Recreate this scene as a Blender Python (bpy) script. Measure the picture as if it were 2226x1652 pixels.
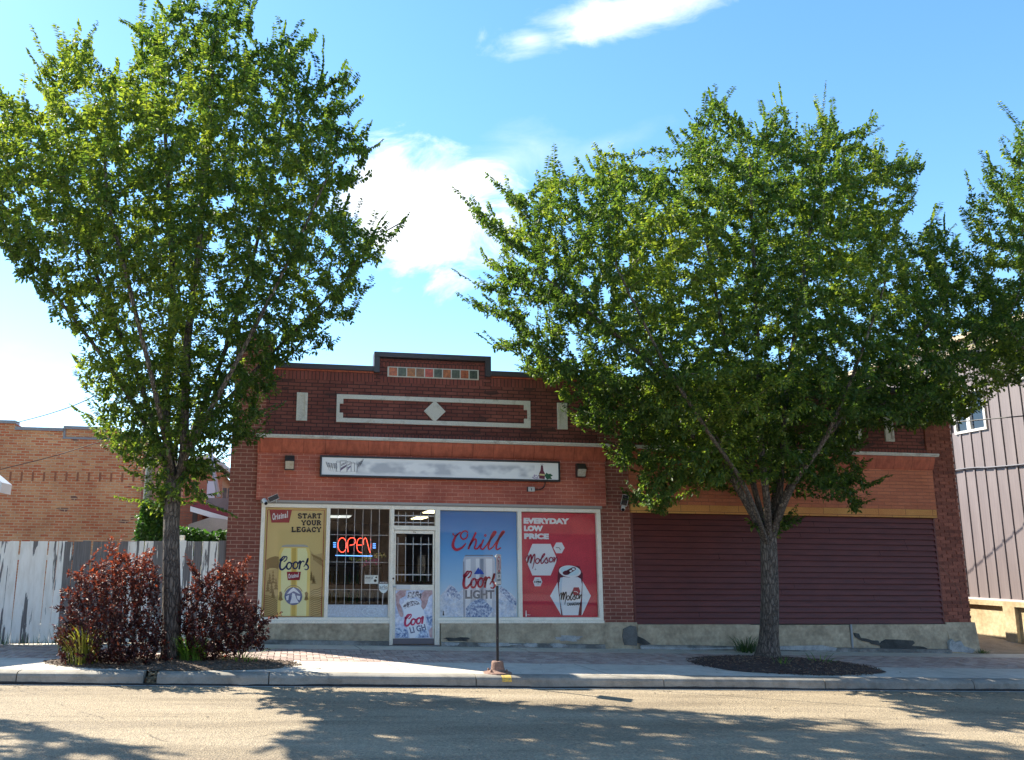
import bpy, math, random
import numpy as np
from mathutils import Vector, Matrix
rnd = random.Random(7)
S = bpy.context.scene
COL = S.collection
for o in list(bpy.data.objects): bpy.data.objects.remove(o)

# ------------------------------------------------------------------ camera
AX = np.array([[.99,.035,.136],[-.14,.182,.973],[.01,-.983,.185]])
_c = np.array([904.,867.]); _f = 1833.
_up = np.array([1000-_c[0],-8850-_c[1],_f]); _up /= np.linalg.norm(_up)
_xx = np.array([13359.,1363-_c[1],_f]); _xx -= _up*np.dot(_xx,_up); _xx /= np.linalg.norm(_xx)
_yy = np.cross(_up,_xx); _yy = -_yy if _yy[2] < 0 else _yy
RW = np.array([_xx,_yy,_up])
CAMP = np.array([0.,-16.2,1.7])
cd = bpy.data.cameras.new('camera'); cam = bpy.data.objects.new('camera', cd); COL.objects.link(cam)
cx, cy, cz = RW@np.array([1.,0,0]), RW@np.array([0,-1.,0]), RW@np.array([0,0,-1.])
cam.matrix_world = Matrix(((cx[0],cy[0],cz[0],CAMP[0]),(cx[1],cy[1],cz[1],CAMP[1]),(cx[2],cy[2],cz[2],CAMP[2]),(0,0,0,1)))
cd.sensor_width = 36; cd.lens = 36*_f/2226.; cd.shift_x = (1113-904)/2226.; cd.shift_y = (867-826)/2226.
cd.clip_end = 3000; S.camera = cam

# ------------------------------------------------------------------ light
SUN_EL = math.radians(43.6); SX, SY = -.74, .672
sl = bpy.data.lights.new('sun','SUN'); sl.energy = 4.7; sl.angle = math.radians(.53); sl.color = (1,.93,.81)
so = bpy.data.objects.new('sun', sl); COL.objects.link(so)
to = Vector((SX*math.cos(SUN_EL), SY*math.cos(SUN_EL), math.sin(SUN_EL)))
so.rotation_euler = to.to_track_quat('Z','Y').to_euler(); so.location = (0,0,40)
W = bpy.data.worlds.new('World'); S.world = W; W.use_nodes = True
wn = W.node_tree.nodes; wl = W.node_tree.links; wn.clear()
def N(nodes, t, **k):
    n = nodes.new(t)
    for a, v in k.items():
        if a.startswith('i_'):
            key = a[2:]; key = int(key) if key.isdigit() else key.replace('_',' ')
            n.inputs[key].default_value = v
        else: setattr(n, a, v)
    return n
sky = N(wn,'ShaderNodeTexSky', sky_type='NISHITA', sun_disc=False)
sky.sun_elevation = SUN_EL; sky.sun_rotation = math.atan2(SX, SY)
sky.altitude = 600; sky.air_density = 1.0; sky.dust_density = .25; sky.ozone_density = 1.3
hs = N(wn,'ShaderNodeHueSaturation', i_Hue=.498, i_Saturation=1.22, i_Value=1.0)
wl.new(sky.outputs[0], hs.inputs['Color'])
tc = N(wn,'ShaderNodeTexCoord')
fw, rt, upv = RW@np.array([0,0,1.]), RW@np.array([1.,0,0]), RW@np.array([0,-1.,0])
def wdot(v):
    n = N(wn,'ShaderNodeVectorMath', operation='DOT_PRODUCT'); n.inputs[1].default_value = tuple(v)
    wl.new(tc.outputs['Generated'], n.inputs[0]); return n.outputs['Value']
def wm(op, a, b=None, c=None, clamp=False):
    n = N(wn,'ShaderNodeMath', operation=op, use_clamp=clamp)
    for i, q in enumerate((a,b,c)):
        if q is None: continue
        if isinstance(q,(int,float)): n.inputs[i].default_value = q
        else: wl.new(q, n.inputs[i])
    return n.outputs[0]
dF = wdot(fw); U = wm('DIVIDE', wdot(rt), dF); V = wm('DIVIDE', wdot(upv), dF)
comb = N(wn,'ShaderNodeCombineXYZ'); wl.new(U, comb.inputs[0]); wl.new(V, comb.inputs[1])
mp = N(wn,'ShaderNodeMapping'); mp.inputs['Scale'].default_value = (1,1.7,1); mp.inputs['Rotation'].default_value = (0,0,.35)
wl.new(comb.outputs[0], mp.inputs[0])
nz = N(wn,'ShaderNodeTexNoise', i_Scale=9.0, i_Detail=9.0, i_Roughness=.62, i_Distortion=.6); wl.new(mp.outputs[0], nz.inputs['Vector'])
mask = None
for (px,py,rx,ry,ang,soft,amp) in ((1330,30,265,62,-.20,1.0,1.15),(1150,85,90,40,-.2,1.1,.8),(925,455,235,185,.10,1.0,2.3),(1120,340,200,75,-.25,1.6,.5),(1300,320,160,35,-.3,1.6,.25),(60,1000,500,260,0,1.6,.35)):
    uc, vc = (px-904)/1833., -(py-867)/1833.
    ca, sa = math.cos(ang), math.sin(ang)
    du = wm('SUBTRACT',U,uc); dv = wm('SUBTRACT',V,vc)
    a1 = wm('DIVIDE', wm('SUBTRACT', wm('MULTIPLY',du,ca), wm('MULTIPLY',dv,sa)), rx/1833.)
    b1 = wm('DIVIDE', wm('ADD', wm('MULTIPLY',du,sa), wm('MULTIPLY',dv,ca)), ry/1833.)
    r = wm('SQRT', wm('ADD', wm('MULTIPLY',a1,a1), wm('MULTIPLY',b1,b1)))
    n2 = wm('MULTIPLY', wm('SUBTRACT', nz.outputs[0], .5), 2.3)
    v = wm('DIVIDE', wm('SUBTRACT', wm('ADD', 1.0, n2), r), soft)
    v = wm('MULTIPLY', wm('POWER', wm('MULTIPLY_ADD', v, 1.0, 0.0, clamp=True), 1.35), amp, clamp=True)
    mask = v if mask is None else wm('MAXIMUM', mask, v)
mask = wm('MULTIPLY', mask, wm('GREATER_THAN', dF, .05))
mx = N(wn,'ShaderNodeMix', data_type='RGBA'); wl.new(mask, mx.inputs[0]); wl.new(hs.outputs[0], mx.inputs[6]); mx.inputs[7].default_value = (4.3,4.5,4.8,1)
bg = N(wn,'ShaderNodeBackground', i_Strength=.130); wl.new(mx.outputs[2], bg.inputs[0])
wo = N(wn,'ShaderNodeOutputWorld'); wl.new(bg.outputs[0], wo.inputs[0])
S.view_settings.view_transform = 'Standard'; S.view_settings.look = 'None'; S.view_settings.gamma = 1
S.view_settings.exposure = 1.5
S.render.engine = 'CYCLES'
try:
    S.cycles.max_bounces = 8; S.cycles.transparent_max_bounces = 12
except Exception: pass

# ------------------------------------------------------------------ back-projection from the surveyed photograph to real planes
def ray(p): return RW@np.array([p[0]-_c[0], p[1]-_c[1], _f])
def onY(p, Y=0.):
    d = ray(p); return CAMP+d*((Y-CAMP[1])/d[1])
def onX(p, X):
    d = ray(p); return CAMP+d*((X-CAMP[0])/d[0])
def onZ(p, z):
    d = ray(p); return CAMP+d*((z-CAMP[2])/d[2])
def zoomer(x0, y0, s): return lambda x, y: ((x0+x/s)/1.513, (y0+y/s)/1.513)
Z1 = zoomer(840,1620,3.176); Z2 = zoomer(1280,1620,3.1762); Z3 = zoomer(1650,1620,3.1775)
Z4 = zoomer(800,1120,1.7808); Z5 = zoomer(1980,1250,1.7393); ZS = zoomer(1030,1470,2.65)
def gz(x, d=0.): return .131-.0171*max(-30,min(30,x))+d
def fx(zf, x, y, Y=.04):
    q = onY(zf(x,y), Y); return (q[0], q[2])

# ------------------------------------------------------------------ materials
MC = {}
def new_mat(name):
    m = bpy.data.materials.new(name); m.use_nodes = True
    return m, m.node_tree.nodes, m.node_tree.links, m.node_tree.nodes['Principled BSDF']
def rgb(*c): return (c[0],c[1],c[2],1)
def plain(name, col, rough=.6, metal=0., emit=0., spec=.5):
    if name in MC: return MC[name]
    m, n, l, b = new_mat(name)
    b.inputs['Base Color'].default_value = rgb(*col); b.inputs['Roughness'].default_value = rough; b.inputs['Metallic'].default_value = metal
    b.inputs['Specular IOR Level'].default_value = spec
    if emit: b.inputs['Emission Color'].default_value = rgb(*col); b.inputs['Emission Strength'].default_value = emit
    MC[name] = m; return m
def pos(n): return N(n,'ShaderNodeNewGeometry').outputs['Position']
def mapped(n, l, src, scale=(1,1,1), rot=(0,0,0), loc=(0,0,0)):
    k = N(n,'ShaderNodeMapping'); k.inputs['Scale'].default_value = scale; k.inputs['Rotation'].default_value = rot; k.inputs['Location'].default_value = loc
    l.new(src, k.inputs[0]); return k.outputs[0]
def ramp(n, l, src, stops, interp='LINEAR'):
    k = N(n,'ShaderNodeValToRGB'); k.color_ramp.interpolation = interp
    e = k.color_ramp.elements
    while len(e) < len(stops): e.new(.5)
    for i,(p,c) in enumerate(stops): e[i].position = p; e[i].color = c if len(c)==4 else (*c,1)
    l.new(src, k.inputs[0]); return k.outputs[0]
def noise(n, l, vec, scale, detail=5, rough=.6, dist=0):
    k = N(n,'ShaderNodeTexNoise', i_Scale=scale, i_Detail=detail, i_Roughness=rough, i_Distortion=dist); l.new(vec, k.inputs['Vector']); return k.outputs[0]
def mixc(n, l, fac, a, b, mode='MIX'):
    k = N(n,'ShaderNodeMix', data_type='RGBA', blend_type=mode)
    for s, q in ((0,fac),(6,a),(7,b)):
        if isinstance(q,(int,float)): k.inputs[s].default_value = q
        elif isinstance(q,tuple): k.inputs[s].default_value = q if len(q)==4 else (*q,1)
        else: l.new(q, k.inputs[s])
    return k.outputs[2]
def mth(n, l, op, a, b=None, clamp=False):
    k = N(n,'ShaderNodeMath', operation=op, use_clamp=clamp)
    for i,q in enumerate((a,b)):
        if q is None: continue
        if isinstance(q,(int,float)): k.inputs[i].default_value = q
        else: l.new(q,k.inputs[i])
    return k.outputs[0]
def bump(n, l, b, h, strength=.3, dist=.01):
    k = N(n,'ShaderNodeBump', i_Strength=strength, i_Distance=dist); l.new(h, k.inputs['Height']); l.new(k.outputs[0], b.inputs['Normal'])
def rough_mat(name, c1, c2, scale=3, rough=.8, bs=.3, bd=.01, fine=60, detail=6, stretch=(1,1,1), speck=None, stops=(.35,.65)):
    if name in MC: return MC[name]
    m, n, l, b = new_mat(name)
    v = mapped(n,l,pos(n),stretch)
    a = noise(n,l,v,scale,detail)
    c = ramp(n,l,a,((stops[0],c1),(stops[1],c2)))
    f = noise(n,l,v,fine,4)
    c = mixc(n,l,.5,c,ramp(n,l,f,((.3,(.55,.55,.55)),(.7,(1.35,1.35,1.35)))),'MULTIPLY')
    l.new(c,b.inputs['Base Color']); b.inputs['Roughness'].default_value = rough
    bump(n,l,b,f,bs,bd); MC[name] = m; return m
def brick_mat(name, c1, c2, mortar, row=.072, wid=.23, ms=.012, axes='XZ', stain=(.5,.5,.5), bs=.6, rough=.85, off=(0,0), bias=0., stain_amt=.7, dark=None):
    m, n, l, b = new_mat(name)
    p = pos(n); s = N(n,'ShaderNodeSeparateXYZ'); l.new(p,s.inputs[0])
    k = N(n,'ShaderNodeCombineXYZ')
    l.new(s.outputs[{'X':0,'Y':1,'Z':2}[axes[0]]],k.inputs[0]); l.new(s.outputs[{'X':0,'Y':1,'Z':2}[axes[1]]],k.inputs[1])
    v = mapped(n,l,k.outputs[0],loc=(off[0],off[1],0))
    wob = noise(n,l,v,7,2); wv = N(n,'ShaderNodeVectorMath',operation='ADD')
    ws = N(n,'ShaderNodeVectorMath',operation='SCALE'); ws.inputs['Scale'].default_value = .012
    ww = N(n,'ShaderNodeTexNoise', i_Scale=6.); l.new(v,ww.inputs['Vector']); l.new(ww.outputs['Color'],ws.inputs[0]); l.new(v,wv.inputs[0]); l.new(ws.outputs[0],wv.inputs[1])
    t = N(n,'ShaderNodeTexBrick'); l.new(wv.outputs[0],t.inputs['Vector'])
    for key, val in (('Color1',rgb(*c1)),('Color2',rgb(*c2)),('Mortar',rgb(*mortar)),('Scale',1.),('Mortar Size',ms*.5),('Mortar Smooth',.25),('Bias',bias),('Brick Width',wid),('Row Height',row)): t.inputs[key].default_value = val
    t.offset = .5
    big = noise(n,l,v,.9,6,.65,.4)
    c = mixc(n,l,stain_amt,t.outputs['Color'],ramp(n,l,big,((.3,stain),(.62,(1.1,1.1,1.1)))),'MULTIPLY')
    fine = noise(n,l,v,45,5,.7)
    c = mixc(n,l,.55,c,ramp(n,l,fine,((.25,(.55,.55,.55)),(.75,(1.4,1.4,1.4)))),'MULTIPLY')
    if dark:
        # a few bricks of another colour
        vv = N(n,'ShaderNodeTexVoronoi', i_Scale=1.); l.new(mapped(n,l,v,(1/wid,1/row,1)),vv.inputs['Vector'])
        g = ramp(n,l,vv.outputs['Color'],((dark[1],(0,0,0)),(dark[1]+.02,(1,1,1))))
        gg = mth(n,l,'MULTIPLY',g,mth(n,l,'SUBTRACT',1.0,t.outputs['Fac']))
        c = mixc(n,l,gg,c,dark[0])
    l.new(c,b.inputs['Base Color']); b.inputs['Roughness'].default_value = rough
    h = mth(n,l,'SUBTRACT',mth(n,l,'MULTIPLY',fine,.35),t.outputs['Fac'])
    bump(n,l,b,h,bs,.012); MC[name] = m; return m

# ------------------------------------------------------------------ mesh builder
def wloc(o):
    v = Vector((0,0,0))
    while o is not None: v += o.location; o = o.parent
    return v
class MB:
    def __init__(s): s.v = []; s.f = []; s.t = []; s.m = []; s.cur = 0; s.tint = .5
    def face(s, idx): s.f.append(tuple(idx)); s.t.append(s.tint); s.m.append(s.cur)
    def poly(s, pts):
        b = len(s.v); s.v += [tuple(p) for p in pts]; s.face(range(b,b+len(pts)))
    def box(s, x0,x1,y0,y1,z0,z1):
        b = len(s.v)
        s.v += [(x0,y0,z0),(x1,y0,z0),(x1,y1,z0),(x0,y1,z0),(x0,y0,z1),(x1,y0,z1),(x1,y1,z1),(x0,y1,z1)]
        for f in ((0,3,2,1),(4,5,6,7),(0,1,5,4),(1,2,6,5),(2,3,7,6),(3,0,4,7)): s.face(b+i for i in f)
    def obox(s, o, ux, uy, uz):
        o, ux, uy, uz = map(Vector,(o,ux,uy,uz)); b = len(s.v)
        for k in ((0,0,0),(1,0,0),(1,1,0),(0,1,0),(0,0,1),(1,0,1),(1,1,1),(0,1,1)): s.v.append(tuple(o+ux*k[0]+uy*k[1]+uz*k[2]))
        for f in ((0,3,2,1),(4,5,6,7),(0,1,5,4),(1,2,6,5),(2,3,7,6),(3,0,4,7)): s.face(b+i for i in f)
    def prism(s, pts, y0, y1):   # polygon in x,z pushed from y0 to y1
        n = len(pts); b = len(s.v)
        s.v += [(x,y0,z) for x,z in pts]+[(x,y1,z) for x,z in pts]
        s.face(range(b,b+n)); s.face(range(b+2*n-1,b+n-1,-1))
        for i in range(n): j = (i+1)%n; s.face((b+i,b+n+i,b+n+j,b+j))
    def flat(s, pts, y): s.poly([(x,y,z) for x,z in pts])
    def tube(s, pts, r, n=8, cap=True):
        P = [Vector(p) for p in pts]; R = r if isinstance(r,(list,tuple)) else [r]*len(P)
        rings = []; prev = None
        for i,p in enumerate(P):
            d = (P[min(i+1,len(P)-1)]-P[max(i-1,0)]); d = d.normalized() if d.length > 1e-9 else Vector((0,0,1))
            a = prev if prev is not None else (Vector((1,0,0)) if abs(d.x) < .9 else Vector((0,1,0)))
            a = (a-d*a.dot(d)).normalized(); prev = a; c = d.cross(a); b = len(s.v)
            for k in range(n):
                t = 2*math.pi*k/n; s.v.append(tuple(p+(a*math.cos(t)+c*math.sin(t))*R[i]))
            rings.append(b)
        for a,b in zip(rings,rings[1:]):
            for k in range(n): s.face((a+k,a+(k+1)%n,b+(k+1)%n,b+k))
        if cap: s.face(tuple(rings[0]+k for k in range(n-1,-1,-1))); s.face(tuple(rings[-1]+k for k in range(n)))
    def lathe(s, c, prof, n=20, axis='Z'):
        rings = []
        for r,h in prof:
            b = len(s.v)
            for k in range(n):
                t = 2*math.pi*k/n
                q = (r*math.cos(t), r*math.sin(t), h) if axis=='Z' else (r*math.cos(t), h, r*math.sin(t))
                s.v.append((c[0]+q[0],c[1]+q[1],c[2]+q[2]))
            rings.append(b)
        for a,b in zip(rings,rings[1:]):
            for k in range(n): s.face((a+k,a+(k+1)%n,b+(k+1)%n,b+k))
        s.face(tuple(rings[-1]+k for k in range(n))); s.face(tuple(rings[0]+k for k in range(n-1,-1,-1)))
    def ribbon(s, pts, w, y, closed=False):   # flat pen stroke in x,z at depth y; w number or list
        n = len(pts); Wd = w if isinstance(w,list) else [w]*n; b = len(s.v)
        for i,(x,z) in enumerate(pts):
            if closed: p, q = pts[i-1], pts[(i+1)%n]
            else: p, q = pts[max(i-1,0)], pts[min(i+1,n-1)]
            dx, dz = q[0]-p[0], q[1]-p[1]; L = math.hypot(dx,dz) or 1
            nx, nzz = -dz/L*Wd[i]/2, dx/L*Wd[i]/2
            s.v.append((x+nx,y,z+nzz)); s.v.append((x-nx,y,z-nzz))
        for i in range(n if closed else n-1):
            j = (i+1)%n; s.face((b+2*i,b+2*i+1,b+2*j+1,b+2*j))
    def build(s, name, m, parent=None, smooth=False, bevel=0., tint=False):
        off = wloc(parent) if parent else Vector((0,0,0))
        me = bpy.data.meshes.new(name)
        me.from_pydata([(v[0]-off.x,v[1]-off.y,v[2]-off.z) for v in s.v],[],s.f)
        ms = m if isinstance(m,(list,tuple)) else [m]
        for k in ms: me.materials.append(k)
        if len(ms) > 1: me.polygons.foreach_set('material_index', s.m)
        if tint:
            a = me.attributes.new('tint','FLOAT','FACE'); a.data.foreach_set('value', s.t)
        if smooth: me.polygons.foreach_set('use_smooth',[True]*len(me.polygons))
        me.validate(); me.update()
        o = bpy.data.objects.new(name, me); COL.objects.link(o)
        if parent: o.parent = parent
        if bevel:
            bv = o.modifiers.new('bevel','BEVEL'); bv.width = bevel; bv.segments = 2; bv.limit_method = 'ANGLE'
        return o
def boxobj(name, m, parent, *bx, bevel=0.):
    mb = MB()
    for q in bx: mb.box(*q)
    return mb.build(name, m, parent, bevel=bevel)
def tag(o, label=None, cat=None, group=None, kind=None):
    if label: o['label'] = label
    if cat: o['category'] = cat
    if group: o['group'] = group
    if kind: o['kind'] = kind
    return o
def thing(name, label, cat, loc, group=None):
    o = bpy.data.objects.new(name, None); o.empty_display_size = .2; COL.objects.link(o); o.location = loc
    return tag(o, label, cat, group)
def struct(name, o): o['kind'] = 'structure'; return o
def curve(pts, k=6, closed=False):
    out = []; n = len(pts); rng = range(n if closed else n-1)
    g = (lambda i: pts[i%n]) if closed else (lambda i: pts[max(0,min(n-1,i))])
    for i in rng:
        p0,p1,p2,p3 = g(i-1),g(i),g(i+1),g(i+2)
        for j in range(k):
            t = j/k
            out.append(tuple(.5*(2*p1[d]+(p2[d]-p0[d])*t+(2*p0[d]-5*p1[d]+4*p2[d]-p3[d])*t*t+(3*p1[d]-p0[d]-3*p2[d]+p3[d])*t**3) for d in range(len(p1))))
    if not closed: out.append(tuple(pts[-1]))
    return out
def ellipse(cx_, cz_, rx, rz, n=28, a0=0, a1=2*math.pi, rot=0):
    out = []
    for k in range(n):
        t = a0+(a1-a0)*k/(n if abs(a1-a0-2*math.pi) < 1e-6 else n-1)
        x, z = rx*math.cos(t), rz*math.sin(t)
        out.append((cx_+x*math.cos(rot)-z*math.sin(rot), cz_+x*math.sin(rot)+z*math.cos(rot)))
    return out
_fontcache = {}
def text_mesh(s, bold):
    key = (s,bold)
    if key in _fontcache: return _fontcache[key]
    cu = bpy.data.curves.new('lettering','FONT'); cu.body = s; cu.size = 1; cu.offset = bold; cu.resolution_u = 3
    ob = bpy.data.objects.new('lettering', cu); COL.objects.link(ob)
    dg = bpy.context.evaluated_depsgraph_get(); dg.update()
    me = bpy.data.meshes.new_from_object(ob.evaluated_get(dg))
    v = [(a.co.x,a.co.y) for a in me.vertices]; f = [tuple(p.vertices) for p in me.polygons]
    bpy.data.objects.remove(ob); bpy.data.curves.remove(cu); bpy.data.meshes.remove(me)
    x0 = min(a[0] for a in v); x1 = max(a[0] for a in v); y0 = min(a[1] for a in v); y1 = max(a[1] for a in v)
    v = [((a-x0)/(x1-x0),(b-y0)/(y1-y0)) for a,b in v]; _fontcache[key] = (v,f); return v,f
def put_text(mb, s, quad, y, bold=.02):   # quad: TL, TR, BL in x,z of the plane
    (tx,tz),(rx,rz),(bx,bz) = quad; v,f = text_mesh(s,bold); b = len(mb.v)
    for a,c in v:
        mb.v.append((bx+(rx-tx)*a+(tx-bx)*c, y, bz+(rz-tz)*a+(tz-bz)*c))
    for q in f: mb.face(b+i for i in q)

# ================================================================== SETTING
M_asph = None
def asphalt():
    m, n, l, b = new_mat('asphalt')
    p = pos(n)
    big = noise(n,l,mapped(n,l,p,(.25,1.1,1)),1.1,6,.6,.5)
    c = ramp(n,l,big,((.3,(.255,.20,.128)),(.5,(.32,.255,.165)),(.72,(.365,.295,.20))))
    agg = N(n,'ShaderNodeTexVoronoi', i_Scale=55.); l.new(p,agg.inputs['Vector'])
    c = mixc(n,l,.5,c,ramp(n,l,agg.outputs['Color'],((.1,(.5,.5,.52)),(.55,(1,1,1)),(.95,(1.55,1.5,1.4)))),'MULTIPLY')
    f = noise(n,l,p,28,6,.75)
    c = mixc(n,l,.7,c,ramp(n,l,f,((.3,(.62,.62,.62)),(.7,(1.3,1.3,1.3)))),'MULTIPLY')
    # cracks: thin wandering lines along the street
    s = N(n,'ShaderNodeSeparateXYZ'); l.new(p,s.inputs[0])
    w = noise(n,l,mapped(n,l,p,(.35,.35,1)),1.6,8,.62)
    w2 = noise(n,l,mapped(n,l,p,(1,1,1),(0,0,0),(9,4,0)),1.1,9,.7)
    yy = mth(n,l,'ADD',s.outputs[1],mth(n,l,'MULTIPLY',mth(n,l,'SUBTRACT',w,.5),.9))
    cr = mth(n,l,'ABSOLUTE',mth(n,l,'SUBTRACT',mth(n,l,'FRACT',mth(n,l,'ADD',mth(n,l,'DIVIDE',yy,2.35),.19)),.5))
    crack = ramp(n,l,cr,((.0,(0,0,0)),(.0035,(1,1,1))))
    v2 = N(n,'ShaderNodeTexVoronoi', feature='DISTANCE_TO_EDGE', i_Scale=.42)
    wv = N(n,'ShaderNodeMix', data_type='VECTOR'); wv.inputs[0].default_value = .16; l.new(p,wv.inputs[4])
    nn = N(n,'ShaderNodeTexNoise', i_Scale=1.9, i_Detail=8.); l.new(p,nn.inputs['Vector']); l.new(nn.outputs['Color'],wv.inputs[5]); l.new(wv.outputs[1],v2.inputs['Vector'])
    k2 = ramp(n,l,v2.outputs['Distance'],((.0,(.35,.35,.35)),(.006,(1,1,1))))
    gate = ramp(n,l,w2,((.52,(1,1,1)),(.60,(0,0,0))))
    c = mixc(n,l,1.0,c,mixc(n,l,gate,k2,(1,1,1,1)),'MULTIPLY')
    c = mixc(n,l,.62,c,crack,'MULTIPLY')
    # darker worn band beside the gutter and an oil-dark parking strip
    dk = ramp(n,l,noise(n,l,mapped(n,l,p,(.22,1.5,1),(0,0,0),(3,1,0)),.9,5),((.47,(1,1,1)),(.58,(.72,.71,.70))))
    c = mixc(n,l,.8,c,dk,'MULTIPLY')
    l.new(c,b.inputs['Base Color']); b.inputs['Roughness'].default_value = .82; b.inputs['Specular IOR Level'].default_value = .35
    h = mth(n,l,'ADD',agg.outputs['Distance'],mth(n,l,'MULTIPLY',f,.8))
    bump(n,l,b,h,.8,.012); return m
m_road = asphalt()
def concrete(name, c1, c2, joints=None, grime=.5):
    m, n, l, b = new_mat(name); p = pos(n)
    a = noise(n,l,p,.8,7,.65); c = ramp(n,l,a,((.3,c1),(.68,c2)))
    f = noise(n,l,p,70,4,.7); c = mixc(n,l,.5,c,ramp(n,l,f,((.3,(.72,.72,.72)),(.7,(1.22,1.22,1.22)))),'MULTIPLY')
    g = noise(n,l,p,4.5,8,.72,.3); c = mixc(n,l,grime,c,ramp(n,l,g,((.36,(.6,.58,.55)),(.55,(1,1,1)))),'MULTIPLY')
    if joints:
        s = N(n,'ShaderNodeSeparateXYZ'); l.new(p,s.inputs[0])
        j = mth(n,l,'ABSOLUTE',mth(n,l,'SUBTRACT',mth(n,l,'FRACT',mth(n,l,'DIVIDE',mth(n,l,'ADD',s.outputs[0],mth(n,l,'MULTIPLY',s.outputs[1],joints[2])),joints[0])),joints[1]))
        c = mixc(n,l,1.,c,ramp(n,l,j,((.0,(.25,.25,.25)),(.005,(1,1,1)))),'MULTIPLY')
    l.new(c,b.inputs['Base Color']); b.inputs['Roughness'].default_value = .88; bump(n,l,b,f,.35,.006); return m
m_walk = concrete('sidewalk_concrete',(.50,.45,.36),(.63,.57,.47),(3.05,.37,.12))
m_curb = concrete('kerb_concrete',(.20,.185,.155),(.34,.31,.25),None,.75)
m_gut = concrete('gutter_concrete',(.42,.39,.33),(.5,.46,.4),None,.4)
m_under = rough_mat('joint_sand',(.06,.055,.05),(.09,.08,.07),6)

def sheet(name, mat_, xs, y0, y1, dz, dz1=None):
    mb = MB(); n = len(xs)
    for x in xs: mb.v.append((x,y0,gz(x,dz))); mb.v.append((x,y1,gz(x,dz if dz1 is None else dz1)))
    for i in range(n-1): mb.face((2*i,2*i+2,2*i+3,2*i+1))
    return struct(name, mb.build(name, mat_))
m_earth = rough_mat('earth',(.16,.13,.09),(.24,.2,.14),1.5,.95)
sheet('ground', m_earth, [-900,-60,-30,-10,0,10,30,60,900], -900, 900, -.34)
sheet('road', m_road, [-120,-30,-10,0,10,30,120], -19.5, -4.13, -.16)
sheet('gutter', m_gut, [-30,-10,0,10,30], -4.225, -4.15, -.154)
# pavement: strip by the wall, herringbone band, outer strip
mb = MB()
for y0,y1 in ((-3.885,-2.64),(-.85,.6)):
    xs = [-30,-15,-5,0,5,10,14.0] if y0 > -2 else [-30,-15,-5,0,5,10,20,40]
    b = len(mb.v)
    for x in xs: mb.v += [(x,y0,gz(x)),(x,y1,gz(x))]
    for i in range(len(xs)-1): mb.face((b+2*i,b+2*i+2,b+2*i+3,b+2*i+1))
for q in ((14.0,40,-.85,-.15),(-30,-9,-2.64,-.85),(18.5,40,-2.64,-.85)):
    mb.poly([(q[0],q[2],gz(q[0])),(q[1],q[2],gz(q[1])),(q[1],q[3],gz(q[1])),(q[0],q[3],gz(q[0]))])
struct('sidewalk', mb.build('sidewalk', m_walk))
sheet('paver_bed', m_under, [-9,-5,0,5,10,18.5], -2.64, -.85, -.012)
def paver_mat():
    m, n, l, b = new_mat('paver'); p = pos(n)
    t = N(n,'ShaderNodeAttribute', attribute_name='tint').outputs['Fac']
    c = ramp(n,l,t,((0,(.32,.23,.19)),(.5,(.43,.32,.265)),(1,(.50,.40,.33))))
    f = noise(n,l,p,60,4,.7); c = mixc(n,l,.5,c,ramp(n,l,f,((.3,(.7,.7,.7)),(.7,(1.25,1.25,1.25)))),'MULTIPLY')
    g = noise(n,l,p,1.3,6,.7); c = mixc(n,l,.5,c,ramp(n,l,g,((.35,(.65,.63,.62)),(.6,(1.05,1.05,1.05)))),'MULTIPLY')
    l.new(c,b.inputs['Base Color']); b.inputs['Roughness'].default_value = .85; bump(n,l,b,f,.4,.005); return m
m_pav = paver_mat()
mb = MB(); u = .104; g_ = .0042
X0, Y0, nx, ny = -9.0, -2.64, int(27.5/u), int(1.79/u)+1
for i in range(-2,nx+2):
    for j in range(-2,ny+2):
        t = (i-j)%4
        if t == 0: q = (i,j,2,1)
        elif t == 2: q = (i,j-1,1,2)
        else: continue
        x0 = X0+q[0]*u+g_; x1 = X0+(q[0]+q[2])*u-g_; y0 = max(Y0+.004,Y0+q[1]*u+g_); y1 = min(-.854,Y0+(q[1]+q[3])*u-g_)
        x0 = max(x0,X0+.004); x1 = min(x1,18.496)
        if y1-y0 < .01 or x1-x0 < .01: continue
        mb.tint = rnd.random()**.8; h = rnd.uniform(-.002,.003); e = .004
        b = len(mb.v)
        for xx,yy_,zz in ((x0,y0,-.01),(x1,y0,-.01),(x1,y1,-.01),(x0,y1,-.01),(x0+e,y0+e,h),(x1-e,y0+e,h),(x1-e,y1-e,h),(x0+e,y1-e,h)): mb.v.append((xx,yy_,gz(xx,zz)))
        for f in ((4,5,6,7),(0,1,5,4),(1,2,6,5),(2,3,7,6),(3,0,4,7)): mb.face(b+k for k in f)
struct('paver_band', mb.build('paver_band', m_pav, tint=True))
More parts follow.
